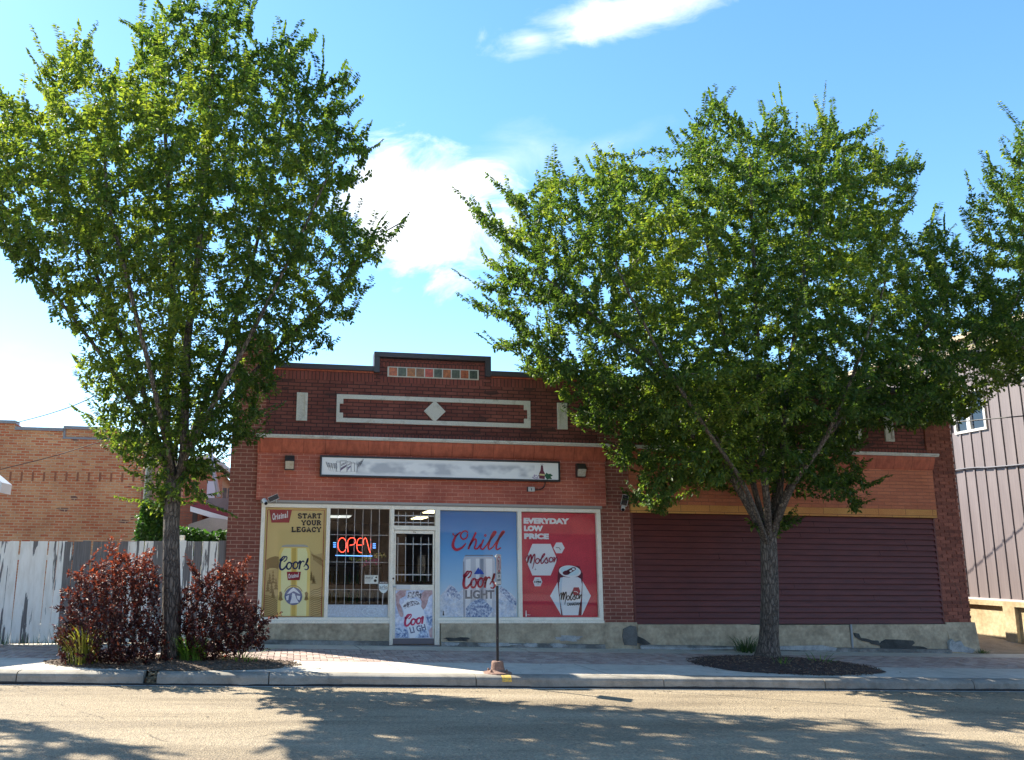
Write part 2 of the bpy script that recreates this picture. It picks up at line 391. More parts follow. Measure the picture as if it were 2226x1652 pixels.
# kerb stones
def kx(px): return onZ((px,1469),.1)[0]
joints = [-30,-12,-6.4,kx(52),kx(318),kx(345),kx(585),kx(1038),kx(1460),kx(1832),kx(2185),14,17,20,30,40]
prof = [(-3.885,0.001),(-4.03,.001),(-4.085,-.006),(-4.12,-.022),(-4.138,-.05),(-4.15,-.175)]
mb = MB()
for a,b_ in zip(joints,joints[1:]):
    if abs(a-kx(318)) < 1e-6: continue
    k = max(1,int((b_-a)/.35)); xs = [a+.007+(b_-a-.014)*i/k for i in range(k+1)]; base = len(mb.v); n = len(prof)
    for x in xs:
        w = .004*math.sin(x*3.1)+.003*math.sin(x*11)
        for y,z in prof: mb.v.append((x,y+(w if z < -.01 else 0),gz(x,z)))
    for i in range(k):
        for j in range(n-1): mb.face((base+i*n+j,base+i*n+j+1,base+(i+1)*n+j+1,base+(i+1)*n+j))
    for e in (base, base+k*n): mb.face([e+j for j in range(n)]+[len(mb.v)]); mb.v.append((mb.v[e][0],-3.885,mb.v[e+n-1][2]))
struct('kerb', mb.build('kerb', m_curb))
m_tar = rough_mat('kerb_grime',(.018,.017,.016),(.035,.032,.03),20,.95)
mb = MB()   # dirt line caught where kerb meets road
xs = [-8+.12*i for i in range(215)]; b = len(mb.v)
for x in xs: mb.v += [(x,-4.1575,gz(x,-.158)),(x,-4.1565+.006,gz(x,-.135+.008*rnd.random()+.012*max(0,math.sin(x*1.3))))]
for i in range(len(xs)-1): mb.face((b+2*i,b+2*i+2,b+2*i+3,b+2*i+1))
tag(mb.build('kerb_dirt', m_tar), kind='stuff')
# rubble in the broken kerb gap
m_rub = rough_mat('kerb_rubble',(.10,.08,.05),(.28,.22,.12),14,.9)
mb = MB(); gx0, gx1 = kx(318), kx(345)
mb.box(gx0+.008,gx1-.008,-4.02,-3.886,gz(gx0,-.16),gz(gx0,-.07))
for k in range(60):
    x = rnd.uniform(gx0+.02,gx1-.02); y = rnd.uniform(-4.14,-3.9); r = rnd.uniform(.006,.02); z = gz(x,-.15+.12*(y+4.14)/.26+rnd.uniform(0,.02))
    mb.obox((x,y,z),(r*rnd.uniform(1,2),r*.3,r*.2),(-r*.3,r,r*.4),(r*.2,-r*.3,r))
tag(mb.build('kerb_rubble', m_rub), kind='stuff')
boxobj('yellow_kerb_mark', plain('yellow_paint',(.55,.36,.06),.7), None)
bpy.data.objects.remove(bpy.data.objects['yellow_kerb_mark'])
mb = MB(); xa, xb = kx(1096), kx(1117); pr2 = [(-4.0,.004),(-4.03,.004),(-4.087,-.003),(-4.1235,-.02),(-4.1415,-.05),(-4.145,-.075)]; b = len(mb.v)
for x in (xa,xb):
    for y,z in pr2: mb.v.append((x+(.01 if z > 0 else 0),y,gz(x,z)))
for j in range(5): mb.face((b+j,b+j+1,b+7+j,b+6+j))
struct('kerb_paint', mb.build('kerb_paint', rough_mat('kerb_yellow',(.30,.24,.13),(.62,.40,.07),30,.8,stops=(.35,.5))))
# alley between the shop and the metal-clad building
mb = MB()
ys = [-.15,.4,1.2,2.2,3.5,5,8,14,24]; xs = [13.7,14.4,15.2,16.1]
zz = [[gz(x,.004)+max(0,y)*.085 if y < 6 else gz(x,.51) for x in xs] for y in ys]
for j,y in enumerate(ys):
    for i,x in enumerate(xs): mb.v.append((x,y,zz[j][i]+(rnd.uniform(0,.03) if j > 1 else 0)))
for j in range(len(ys)-1):
    for i in range(3): a = j*4+i; mb.face((a,a+1,a+5,a+4))
struct('alley_ground', mb.build('alley_ground', rough_mat('alley_dirt',(.24,.18,.115),(.36,.29,.2),2.5,.95,.6,.02), smooth=True))

# ================================================================== SHOP BUILDING
M_brick = brick_mat('wall_brick',(.175,.050,.040),(.25,.080,.060),(.06,.028,.024),ms=.018,stain=(.42,.38,.38),bs=.8,stain_amt=.75,dark=((.085,.035,.03),.84))
M_pier = brick_mat('pier_brick',(.20,.060,.042),(.26,.084,.058),(.42,.26,.19),row=.0715,wid=.225,stain=(.5,.42,.4),bs=.7,off=(.05,.01),ms=.014)
M_orange = brick_mat('painted_brick',(.40,.110,.072),(.48,.145,.094),(.60,.30,.21),stain=(.55,.36,.36),bs=.6,stain_amt=.8,ms=.011,dark=((.42,.10,.055),.8))
M_sold = brick_mat('soldier_brick',(.215,.058,.045),(.27,.08,.06),(.05,.03,.027),row=.24,wid=.074,stain=(.5,.45,.45),bs=.9,ms=.014)
M_side = brick_mat('side_brick',(.20,.075,.05),(.25,.10,.06),(.2,.15,.12),axes='YZ')
def terra():
    m, n, l, b = new_mat('terracotta_paint'); p = pos(n)
    a = noise(n,l,p,2.2,6,.7); c = ramp(n,l,a,((.3,(.38,.085,.045)),(.7,(.55,.145,.075))))
    s = N(n,'ShaderNodeSeparateXYZ'); l.new(p,s.inputs[0])
    j = mth(n,l,'ABSOLUTE',mth(n,l,'SUBTRACT',mth(n,l,'FRACT',mth(n,l,'DIVIDE',mth(n,l,'ADD',s.outputs[0],.1),.41)),.5))
    c = mixc(n,l,1.,c,ramp(n,l,j,((0,(.12,.1,.1)),(.014,(1,1,1)))),'MULTIPLY')
    st = noise(n,l,mapped(n,l,p,(6,6,1)),2,6,.7); c = mixc(n,l,.55,c,ramp(n,l,st,((.4,(.45,.42,.42)),(.6,(1,1,1)))),'MULTIPLY')
    l.new(c,b.inputs['Base Color']); b.inputs['Roughness'].default_value = .65; bump(n,l,b,a,.4,.01); return m
M_terra = terra()
def yellowbrick():
    m, n, l, b = new_mat('yellow_brick_paint'); 
    return m
M_yel = brick_mat('yellow_lintel',(.58,.32,.085),(.60,.28,.085),(.16,.085,.04),row=.17,wid=.62,ms=.009,stain=(.72,.5,.45),bs=.3,off=(0.1,.045))
M_rbox = brick_mat('faded_painted_brick',(.46,.145,.075),(.54,.18,.09),(.34,.13,.075),row=.072,wid=.3,stain=(.7,.6,.5),bs=.8,ms=.013)
M_stone = rough_mat('cast_stone',(.40,.38,.33),(.60,.60,.54),5,.85,.3,.005,80,stops=(.3,.45))
M_coping = plain('coping_metal',(.055,.052,.062),.5)
M_stucco = rough_mat('plinth_stucco',(.30,.25,.17),(.50,.42,.29),3.2,.92,.9,.02,13,8)
M_patchd = rough_mat('mortar_patch',(.035,.038,.036),(.075,.078,.072),6,.95,.6,.01)
M_patchl = rough_mat('pale_patch',(.25,.27,.27),(.42,.44,.43),6,.9,.6,.01)
M_cream = rough_mat('cream_paint',(.72,.67,.54),(.84,.79,.66),7,.5,.15,.002,90,stops=(.25,.5))
M_alum = plain('dull_metal_trim',(.30,.29,.27),.5,.2)
M_sid = rough_mat('siding_paint',(.088,.018,.014),(.128,.027,.021),2.0,.55,.25,.004,45,7,(1,1,6))
M_dark = plain('dark_backing',(.016,.014,.016),.9)
def glassmat():
    m = bpy.data.materials.new('window_glass'); m.use_nodes = True; n = m.node_tree.nodes; l = m.node_tree.links; n.clear()
    t = N(n,'ShaderNodeBsdfTransparent'); t.inputs[0].default_value = (.975,.98,.98,1)
    g = N(n,'ShaderNodeBsdfGlossy'); g.inputs['Roughness'].default_value = .01
    f = N(n,'ShaderNodeFresnel'); f.inputs[0].default_value = 1.5
    a = mth(n,l,'MULTIPLY',f.outputs[0],.36,True)
    x = N(n,'ShaderNodeMixShader'); l.new(a,x.inputs[0]); l.new(t.outputs[0],x.inputs[1]); l.new(g.outputs[0],x.inputs[2])
    o = N(n,'ShaderNodeOutputMaterial'); l.new(x.outputs[0],o.inputs[0]); return m
M_glass = glassmat()

shop = thing('shop_building','single storey red brick shop with stepped dark parapet, cream storefront windows and maroon boarded bay','building',(6.3,0,0))
BL, BR = -1.255, 13.92
def zt(x):  # parapet silhouette
    if x < -.52: return 5.9
    if 1.43 < x < 3.77 or 8.85 < x < 11.2: return 5.6
    if x > 13.2: return 5.55
    return 5.31
# body behind the facade
mb = MB()
mb.box(BL,BL+.3,.25,19,-.4,5.3); mb.box(BL,6.7,18.7,19,-.4,5.2); mb.box(6.4,6.7,1.2,18.7,-.4,5.2)
mb.build('side_wall', M_side, shop)
mb = MB(); mb.box(BR-.3,BR,.25,1.2,-.4,5.2); mb.box(BR-.3,BR,1.2,14,-.4,2.75); mb.box(6.7,BR,14,14.3,-.4,2.75); mb.build('side_wall', M_side, shop)
M_tarr = rough_mat('roof_tar',(.05,.05,.05),(.08,.08,.08),3); boxobj('roof', M_tarr, shop, (BL+.3,6.4,.25,18.7,4.7,4.85)); boxobj('roof', M_tarr, shop, (6.7,BR-.3,.25,14,2.6,2.74))
# front wall: pieces round the openings (upper band recessed .03 from the piers)
mb = MB()
spans = [(BL,-.52),(-.52,1.43),(1.43,3.77),(3.77,8.85),(8.85,11.2),(11.2,13.2),(13.2,BR)]
for a,b in spans: mb.box(a,b,.03,.25,3.6,zt((a+b)/2)-.02)
mb.build('wall', M_brick, shop)
# piers
for a,b,zt_,zb in ((BL,-.64,5.88,.5),(5.985,6.64,5.3,.5)):
    boxobj('pier', M_pier, shop, (a,b,-.0,.031 if 0 else .03,3.9,zt_-.0),(a,b,0,.3,zb,3.9))
# right pier: brick courses left rough, every other header standing out
mb = MB(); mb.box(13.29,BR-.012,.012,.3,.5,5.5); r = 0; z = .5
while z < 5.42:
    x = 13.29+(.0 if r%2 else -.11)
    while x < BR-.03:
        x1 = min(x+.215,BR-(.0 if r%2 else .02)); x0 = max(x,13.29)
        if x1-x0 > .03: mb.tint = rnd.random(); y0 = rnd.uniform(-.006,.004); mb.box(x0+.006,x1-.004,y0,.0119,z+.008,z+.066)
        x += .225
    mb.box(BR-.0119,BR+(.018 if r%2 else .002),.02,.26,z+.008,z+.066)
    z += .0728; r += 1
def pier_face():
    m, n, l, b = new_mat('rough_pier_brick'); p = pos(n)
    t = N(n,'ShaderNodeAttribute', attribute_name='tint').outputs['Fac']
    c = ramp(n,l,t,((0,(.14,.045,.03)),(.5,(.24,.08,.052)),(1,(.30,.105,.068))))
    f = noise(n,l,p,30,5,.7); c = mixc(n,l,.7,c,ramp(n,l,f,((.3,(.5,.5,.5)),(.7,(1.4,1.4,1.4)))),'MULTIPLY')
    l.new(c,b.inputs['Base Color']); b.inputs['Roughness'].default_value = .9; bump(n,l,b,f,.5,.01); return m
mb.build('pier', pier_face(), shop, tint=True)
# soldier courses: above the cornices, under the copings, round the tiles
mb = MB()
mb.box(-.64,5.985,-.004,.03,3.985,4.09); mb.box(6.64,13.29,-.004,.03,3.975,4.08)
mb.box(-.5,1.43,.022,.03,5.1,5.27)
mb.box(1.56,3.64,.02,.03,5.425,5.545); mb.box(1.56,3.64,.02,.03,5.1,5.215); mb.box(3.8,5.95,.022,.03,5.1,5.27)
mb.build('soldier_course', M_sold, shop)
boxobj('lead_course', M_terra, shop, (-.5,1.42,.0,.03,5.272,5.302),(3.79,8.8,.0,.03,5.272,5.302))
# copings
mb = MB()
def cope(a,b,z): mb.box(a,b,-.055,.3,z-.10,z)
cope(BL-.02,-.50,5.96); cope(-.50+.001,1.42,5.405); cope(3.78,8.84,5.405); cope(11.21,13.19,5.405); cope(13.191,BR+.02,5.62)
for a,b in ((1.421,3.779),(8.841,11.209)):
    mb.box(a,b,-.055,.3,5.6,5.70)
    mb.box(a,a+.115,-.055,.3,5.285,5.5995); mb.box(b-.115,b,-.055,.3,5.285,5.5995)
mb.build('coping', M_coping, shop, bevel=.006)
# tile band
tile_cols = [tuple(q_*(1.35 if c_[0] > .2 and i_ == 0 else 1.) for i_,q_ in enumerate(c_)) for c_ in [(.38,.13,.03),(.10,.11,.06),(.33,.16,.03),(.22,.13,.045),(.42,.09,.05),(.09,.10,.065),(.34,.14,.035),(.10,.115,.08),(.33,.115,.04),(.065,.085,.06)]]
tb = boxobj('tile_frame', M_stone, shop, (1.695,3.535,.0,.03,5.215,5.42))
tw = 1.80/10
for i,c in enumerate(tile_cols):
    x = 1.715+i*tw
    m = rough_mat('tile_glaze_%d'%i, tuple(k*.6 for k in c), tuple(k*1.25 for k in c), 18, .35)
    boxobj('tile', m, tb, (x+.012,x+tw-.01,-.008,.0,5.235,5.40), bevel=.004)
# cast stone ornaments
def stone_panel(x0,x1,z0,z1):
    mb = MB(); w = .055
    mb.box(x0,x1,.004,.03,z0,z1)
    mb.box(x0,x0+w,-.018,.004,z0,z1); mb.box(x1-w,x1,-.018,.004,z0,z1); mb.box(x0+w,x1-w,-.018,.004,z0,z0+w); mb.box(x0+w,x1-w,-.018,.004,z1-w,z1)
    mb.build('stone_panel', M_stone, shop, bevel=.004)
def stone_frame(x0,x1,z0,z1):
    mb = MB(); w = .085; t = .06
    mb.box(x0,x1,-.01,.03,z1-w,z1); mb.box(x0,x1,-.01,.03,z0,z0+w)
    mb.box(x0,x0+t,-.01,.03,z0+w,z1-w); mb.box(x1-t,x1,-.01,.03,z0+w,z1-w)
    for a in (x0+t,x1-t-.07):
        mb.box(a,a+.07,-.01,.03,z0+w,z0+w+.10); mb.box(a,a+.07,-.01,.03,z1-w-.10,z1-w)
    mb.build('stone_frame', M_stone, shop, bevel=.003)
def stone_diamond(x,z,r=.215):
    mb = MB(); mb.prism([(x-r,z),(x,z-r),(x+r,z),(x,z+r)],-.012,.03)
    i = r*.62; j = r*.72
    for k in range(4):
        a = [(-1,0),(0,-1),(1,0),(0,1)][k]; b = [(-1,0),(0,-1),(1,0),(0,1)][(k+1)%4]
        mb.prism([(x+a[0]*j,z+a[1]*j),(x+b[0]*j,z+b[1]*j),(x+b[0]*i,z+b[1]*i),(x+a[0]*i,z+a[1]*i)],-.022,-.012)
    mb.build('stone_diamond', M_stone, shop)
stone_panel(-.06,.15,4.28,4.83); stone_panel(5.15,5.355,4.27,4.81)
stone_frame(.71,4.59,4.275,4.825); stone_diamond(2.645,4.55)
stone_panel(7.12,7.33,4.27,4.81); stone_panel(12.36,12.56,4.23,4.75)
stone_frame(7.87,11.81,4.24,4.78); stone_diamond(9.83,4.52)
# pale run-off streaks on the upper brick
# left projecting painted box with terracotta slope and cornice
def proj_box(x0,x1,zb,zt_,ledge,mbrick,proj=.07):
    boxobj('fascia', mbrick, shop, (x0,x1,-proj,.0298,zb,zt_))
    mb = MB(); b = len(mb.v); xa, xb = x0-.01, x1+.01
    pr3 = [(-proj-.001,zt_-.01),(-proj-.02,zt_+.01),(-proj-.045,zt_+.07),(-proj-.09,zt_+.19),(-proj-.1,zt_+.26),(-.0,zt_+.26),(0,zt_-.01)]
    n = len(pr3)
    for x in (xa,xb):
        for y,z in pr3: mb.v.append((x,y,z))
    for j in range(n): k = (j+1)%n; mb.face((b+j,b+n+j,b+n+k,b+k))
    mb.face(range(b+n-1,b-1,-1)); mb.face(range(b+n,b+2*n))
    mb.build('terracotta_slope', M_terra, shop)
    mb = MB(); mb.box(xa-.03,xb+.05,-proj-.16,.03,zt_+.262,zt_+.285); mb.box(xa-.03,xb+.05,-proj-.175,.03,zt_+.285,zt_+.325)
    mb.build('cornice', M_stone, shop, bevel=.004)
proj_box(-.75,6.09,2.745,3.645,0,M_orange)
proj_box(6.60,13.32,2.80,3.64,0,M_rbox)
boxobj('lintel', M_yel, shop, (6.60,13.32,-.073,.0298,2.63,2.7995))
boxobj('lintel', M_alum, shop, (-.66,6.0,-.075,.2,2.70,2.7445),(-.66,6.0,-.03,.2,2.682,2.6995))
# plinth
mb = MB()
def pl(a,b,y,z1,flare=.0):
    mb = MB()
    n = 6
    for i in range(n):
        xa, xb = a+(b-a)*i/n, a+(b-a)*(i+1)/n
        o = len(mb.v)
        mb.v += [(xa,y-flare,gz(xa,-.2)),(xb,y-flare,gz(xb,-.2)),(xb,y,z1),(xa,y,z1),(xb,.25,z1),(xa,.25,z1)]
        mb.face((o,o+1,o+2,o+3)); mb.face((o+3,o+2,o+4,o+5))
    mb.poly([(a,y-flare,gz(a,-.2)),(a,y,z1),(a,.3,z1),(a,.3,gz(a,-.2))]); mb.poly([(b,y-flare,gz(b,-.2)),(b,.3,gz(b,-.2)),(b,.3,z1),(b,y,z1)])
    mb.build('plinth', M_stucco, shop)
pl(BL-.02,-.63,-.03,.505,.03); pl(-.63,1.79,-.075,.495,.03); pl(2.77,5.95,-.075,.495,.03); pl(5.95,6.65,-.04,.51,.06); pl(6.65,9.0,-.06,.47,.02); pl(9.0,11.12,-.055,.46,.03)
pl(11.17,13.29,-.065,.468,.02); pl(13.29,BR+.03,-.05,.505,.10)

mb = MB(); mb.tube([(11.145,-.075,gz(11.1,0)),(11.145,-.075,.47)],.02); mb.build('conduit', plain('grey_conduit',(.32,.34,.35),.6), shop)
# toe of the plinth: low ledge and patches
mb = MB()
M_toe = rough_mat('toe_concrete',(.12,.12,.11),(.28,.28,.26),3,.92,.6,.01,stops=(.42,.6))
for a,b in ((-.63,1.79),(2.77,5.95),(6.65,13.27)):
    n = 14; mb = MB()
    for i in range(n):
        xa, xb = a+(b-a)*i/n, a+(b-a)*(i+1)/n; h = .07; o = len(mb.v)
        mb.v += [(xa,-.17,gz(xa,-.05)),(xb,-.17,gz(xb,-.05)),(xb,-.155,gz(xb,h)),(xa,-.155,gz(xa,h)),(xb,-.06,gz(xb,h+.01)),(xa,-.06,gz(xa,h+.01))]
        mb.face((o,o+1,o+2,o+3)); mb.face((o+3,o+2,o+4,o+5))
    mb.build('plinth_toe', M_toe, shop)
def blob(x0,x1,z0,z1,y,n=22,wob=.28,seed=0):
    r = random.Random(seed); out = []
    for k in range(n):
        t = 2*math.pi*k/n; w = 1+r.uniform(-wob,wob)
        out.append(((x0+x1)/2+(x1-x0)/2*math.copysign(abs(math.cos(t))**.7,math.cos(t))*w,(z0+z1)/2+(z1-z0)/2*math.copysign(abs(math.sin(t))**.7,math.sin(t))*w))
    return out
def patch(pts, m, y0=-.078, y1=-.07):
    mb = MB(); mb.prism(pts, y0, y1); mb.build('patch', m, shop)
patch(blob(5.0,5.5,.17,.27,0,seed=1),M_patchl,-.1,-.06); patch(blob(3.45,4.2,.085,.145,0,seed=2),M_patchl,-.176,-.15); patch(blob(4.35,4.62,.075,.14,0,seed=3),M_patchl,-.176,-.15)
patch(blob(4.85,5.2,.065,.13,0,seed=4),M_patchl,-.176,-.15); patch(blob(2.83,3.1,.1,.16,0,seed=12),M_patchl,-.176,-.15)
patch(blob(2.85,3.3,.17,.24,0,seed=5),M_patchd,-.094,-.06)
patch([fx(Z5,x,y,-.09) for x,y in ((1440,1445),(1470,1450),(1480,1475),(1510,1478),(1550,1490),(1580,1490),(1590,1510),(1600,1495),(1625,1483),(1700,1485),(1780,1490),(1790,1505),(1770,1520),(1840,1525),(1870,1540),(1760,1538),(1740,1535),(1690,1540),(1600,1540),(1590,1520),(1545,1510),(1530,1500),(1490,1492),(1450,1470))],M_patchd,-.095,-.06)
patch([fx(Z5,x,y,-.09) for x,y in ((1000,1520),(1100,1518),(1250,1515),(1330,1530),(1320,1545),(1180,1543),(1000,1540))],M_patchl,-.176,-.14)
patch([fx(Z5,x,y,-.09) for x,y in ((210,1522),(400,1528),(600,1530),(740,1527),(740,1536),(500,1540),(215,1536))],M_patchl,-.176,-.14)
patch([fx(Z5,x,y,-.09) for x,y in ((205,1465),(240,1480),(280,1510),(240,1515),(205,1505))],M_patchd,-.10,-.06)
patch([fx(Z5,x,y,-.08) for x,y in ((1975,1500),(1990,1480),(2010,1500),(2040,1490),(2060,1520),(2090,1530),(2120,1540),(2110,1560),(1980,1550))],M_patchl,-.14,-.06)
patch([fx(Z5,x,y,-.1) for x,y in ((125,1425),(170,1405),(195,1410),(205,1470),(200,1520),(130,1515),(120,1470))],rough_mat('grey_patch',(.11,.11,.10),(.16,.16,.15),6,.95,.5,.01),-.096,-.05)
# boarded bay: lapped boards
mb = MB(); z = .475; k = 0; pitch = (2.625-.475)/19
while k < 19:
    cuts = sorted(set([6.645,13.28]+[rnd.uniform(7.2,12.8) for _ in range(rnd.choice((1,1,2)))] if k not in (3,8) else [6.645,13.28]))
    for a,b in zip(cuts,cuts[1:]):
        o = len(mb.v); a += .003; b -= .003; j = rnd.uniform(-.002,.003)
        mb.v += [(a,-.028+j,z+.004),(b,-.028+j,z+.004),(b,.012,z+pitch-.004),(a,.012,z+pitch-.004),(a,.03,z+.012),(b,.03,z+.012)]
        mb.face((o,o+1,o+2,o+3)); mb.face((o,o+4,o+5,o+1))
    z += pitch; k += 1
mb.build('siding', M_sid, shop)
boxobj('siding_shade_backing', M_dark, shop, (6.645,13.285,.031,.12,.46,2.63))  # near-black sheet paints the shade in the gaps between boards
boxobj('siding_trim', M_sid, shop, (6.612,6.648,-.02,.03,.47,2.625)); boxobj('siding_trim', M_sid, shop, (13.26,13.29,-.02,.03,.47,2.625))
# wires stapled down the right pier
mb = MB(); mb.tube(curve([(*fx(Z5,x,y,-.01),) for x,y in ((1895,1020),(1960,1090),(2010,1160),(2040,1210),(2060,1300))],4) and [(a[0],-.012,a[1]) for a in curve([fx(Z5,x,y,-.01) for x,y in ((1895,1020),(1960,1090),(2010,1160),(2040,1210),(2060,1300))],4)],.003,5)
mb.build('cable', plain('old_cable',(.22,.16,.13),.8), shop)
# storefront frames
def rect_frame(mb, x0,x1,z0,z1,t,y0,y1):
    mb.box(x0,x1,y0,y1,z1-t,z1); mb.box(x0,x1,y0,y1,z0,z0+t); mb.box(x0,x0+t,y0,y1,z0+t,z1-t); mb.box(x1-t,x1,y0,y1,z0+t,z1-t)
win = [(-.57,.58),(.65,1.78),(2.755,4.29),(4.365,5.895)]
zb0, zt0 = .602, 2.612
panes = []
for i,(a,b) in enumerate(win):
    la = -.64 if i == 0 else (a+win[i-1][1])/2 if i in (1,3) else 2.705
    rb_ = 5.975 if i == 3 else (b+win[i+1][0])/2 if i in (0,2) else 1.80
    mb = MB()
    mb.box(la,rb_,-.045,.09,zt0,2.681); mb.box(la,rb_,-.045,.09,.545,zb0); mb.box(la,rb_,-.085,.05,.496,.5445)
    mb.box(la,a,-.045,.09,zb0,zt0); mb.box(b,rb_,-.045,.09,zb0,zt0)
    fr = mb.build('shop_window', M_cream, shop, bevel=.005)
    boxobj('glass_pane', M_glass, fr, (a,b,.018,.024,zb0,zt0))
# door: jambs, transom, leaf
mb = MB(); zd = gz(2.2,.012)
mb.box(1.8005,1.865,-.06,.09,zd-.03,2.681); mb.box(2.66,2.7045,-.045,.09,zd-.03,2.681); mb.box(2.705,2.752,-.06,.09,zd-.03,.4955); mb.box(1.865,2.66,-.045,.09,2.612,2.681); mb.box(1.865,2.66,-.045,.09,2.222,2.305)
dfm = mb.build('door_frame', M_cream, shop, bevel=.004)
boxobj('transom_pane', M_glass, dfm, (1.866,2.659,.018,.024,2.306,2.611))
boxobj('threshold', plain('threshold_metal',(.16,.16,.17),.5,.5), dfm, (1.79,2.75,-.16,.05,zd-.05,zd))
mb = MB(); lx0, lx1 = 1.872, 2.652
mb.box(lx0,lx0+.035,-.02,.03,zd+.01,2.215); mb.box(lx1-.03,lx1,-.02,.03,zd+.01,2.215); mb.box(lx0+.035,lx1-.03,-.02,.03,2.155,2.215)
mb.box(lx0+.035,lx1-.03,-.02,.03,1.105,1.20); mb.box(lx0+.035,lx1-.03,.0,.03,.215,1.105)
mb.box(lx0,lx1,-.024,.0,1.155,1.19)
leaf = mb.build('door', M_cream, shop, bevel=.003)
boxobj('glass_pane', M_glass, leaf, (lx0+.036,lx1-.031,.004,.01,1.201,2.154))
boxobj('kick_plate', plain('kick_plate_metal',(.14,.145,.165),.45,.6), leaf, (lx0+.002,lx1-.002,-.026,-.0005,zd+.012,.218))
boxobj('mail_plate', plain('plate_white',(.6,.62,.62),.4), leaf, (1.915,2.19,-.032,-.0245,1.115,1.195))
mb = MB(); mb.lathe((lx0-.01,-.062,1.315),[(.0,-.02),(.018,-.02),(.02,0),(.02,.012)],14,'Y'); mb.build('lock', plain('brass_dark',(.12,.1,.07),.35,1.), leaf)
mb = MB(); mb.tube([(lx0-.02,-.07,1.165),(lx0+.05,-.07,1.165)],.009); mb.tube([(lx0+.01,-.07,1.165),(lx0+.01,-.02,1.165)],.009); mb.build('handle', plain('handle_steel',(.5,.5,.5),.3,1.), leaf)
boxobj('door_number', plain('black_print',(.015,.015,.015),.6), leaf, (2.24,2.262,-.0225,-.0205,2.18,2.196),(2.268,2.285,-.0225,-.0205,2.175,2.192))
# burglar bars inside
M_bar = plain('bar_white',(.62,.62,.60),.4)
def bars(name, xs, z0, z1, hs, x0, x1, y, r, hr, parent):
    mb = MB()
    for x in xs: mb.tube([(x,y,z0),(x,y,z1)],r,6)
    for h in hs: mb.box(x0,x1,y+.008,y+.018,h-hr,h+hr)
    return mb.build(name, M_bar, parent)
bars('security_bars',[.80,.96,1.12,1.278,1.435,1.592],.83,2.61,[2.12,1.61,1.10],.655,1.775,.09,.0055,.004,shop)
bars('security_bars',[1.955,2.105,2.25,2.40,2.548],1.27,2.09,[1.96,1.385],1.91,2.615,.06,.007,.011,leaf)
bars('security_bars',[1.96,2.10,2.245,2.39,2.54],2.31,2.57,[2.50,2.37],1.87,2.655,.06,.006,.01,dfm)
# interior room
mb = MB()
def inner(a,b,c,d,e,f): mb.box(a,b,c,d,e,f)
inner(-1.0,6.4,.13,13.5,.0,.05); inner(-.9,6.3,13.3,13.5,.05,2.85); inner(-.95,-.85,.3,13.3,.05,2.85); inner(6.3,6.4,.3,13.5,.05,2.85)
mb.build('interior_wall', rough_mat('interior_paint',(.12,.11,.14),(.22,.20,.24),2,.9), shop)
boxobj('interior_ceiling', plain('ceiling_tile',(.10,.095,.10),.9), shop, (-.9,6.3,.3,13.4,2.86,2.95))
boxobj('window_backing', M_dark, shop, (-.60,.60,.10,.12,.55,2.66)); boxobj('window_backing', M_dark, shop, (2.76,5.95,.10,.12,.55,2.66))
M_tube = plain('lamp_diffuser',(1.,.86,.45),.5,0,2.2)
for k,(zf,x,y) in enumerate(((Z2,315,258),(Z2,455,190),(Z1,930,243),(Z1,820,243))):
    q = onZ(zf(x,y),2.845)
    t = thing('ceiling_light',['yellowish lit ceiling panel in the middle of the transom above the door','yellowish lit ceiling panel at the top right of the transom','pale ceiling light at top of the barred window, right one','pale ceiling light at top of the barred window, left one'][k],'ceiling light',(q[0],q[1],2.83),'ceiling lights inside the shop')
    boxobj('housing', plain('lamp_housing',(.4,.4,.4),.5), t, (q[0]-.19,q[0]+.19,q[1]-.62,q[1]+.62,2.831,2.859))
    boxobj('diffuser', M_tube if k < 2 else plain('lamp_diffuser_white',(.9,.95,.9),.5,0,.35), t, (q[0]-.16,q[0]+.16,q[1]-.58,q[1]+.58,2.812,2.83))
# shelving with bottles in the dark room
m_shelf = plain('shelf_wood',(.07,.05,.04),.8)
for k,(x0,yy0,lab) in enumerate(((.62,2.6,'dark shelf rack of bottles inside, behind the barred window'),(2.35,4.2,'dark shelf rack of bottles inside, behind the door glass'))):
    t = thing('shelf_rack',lab,'shelf',(x0+.6,yy0,.05))
    mb = MB()
    for z in (.3,.7,1.1,1.5): mb.box(x0,x0+1.3,yy0,yy0+.35,z,z+.03)
    mb.box(x0-.03,x0,yy0,yy0+.35,.05,1.8); mb.box(x0+1.3,x0+1.33,yy0,yy0+.35,.05,1.8)
    mb.build('shelf', m_shelf, t)
    for ci,cc in enumerate(((.16,.10,.03),(.05,.10,.04),(.25,.22,.2))):
        mb = MB()
        for z in (.33,.73,1.13):
            for j in range(4): 
                x = x0+.08+ci*.42+j*.09; mb.lathe((x,yy0+.08,z),[(.03,0),(.03,.17),(.012,.22),(.012,.27)],8)
        mb.build('bottle_row', plain('bottle_col_%d'%ci,cc,.2), t)

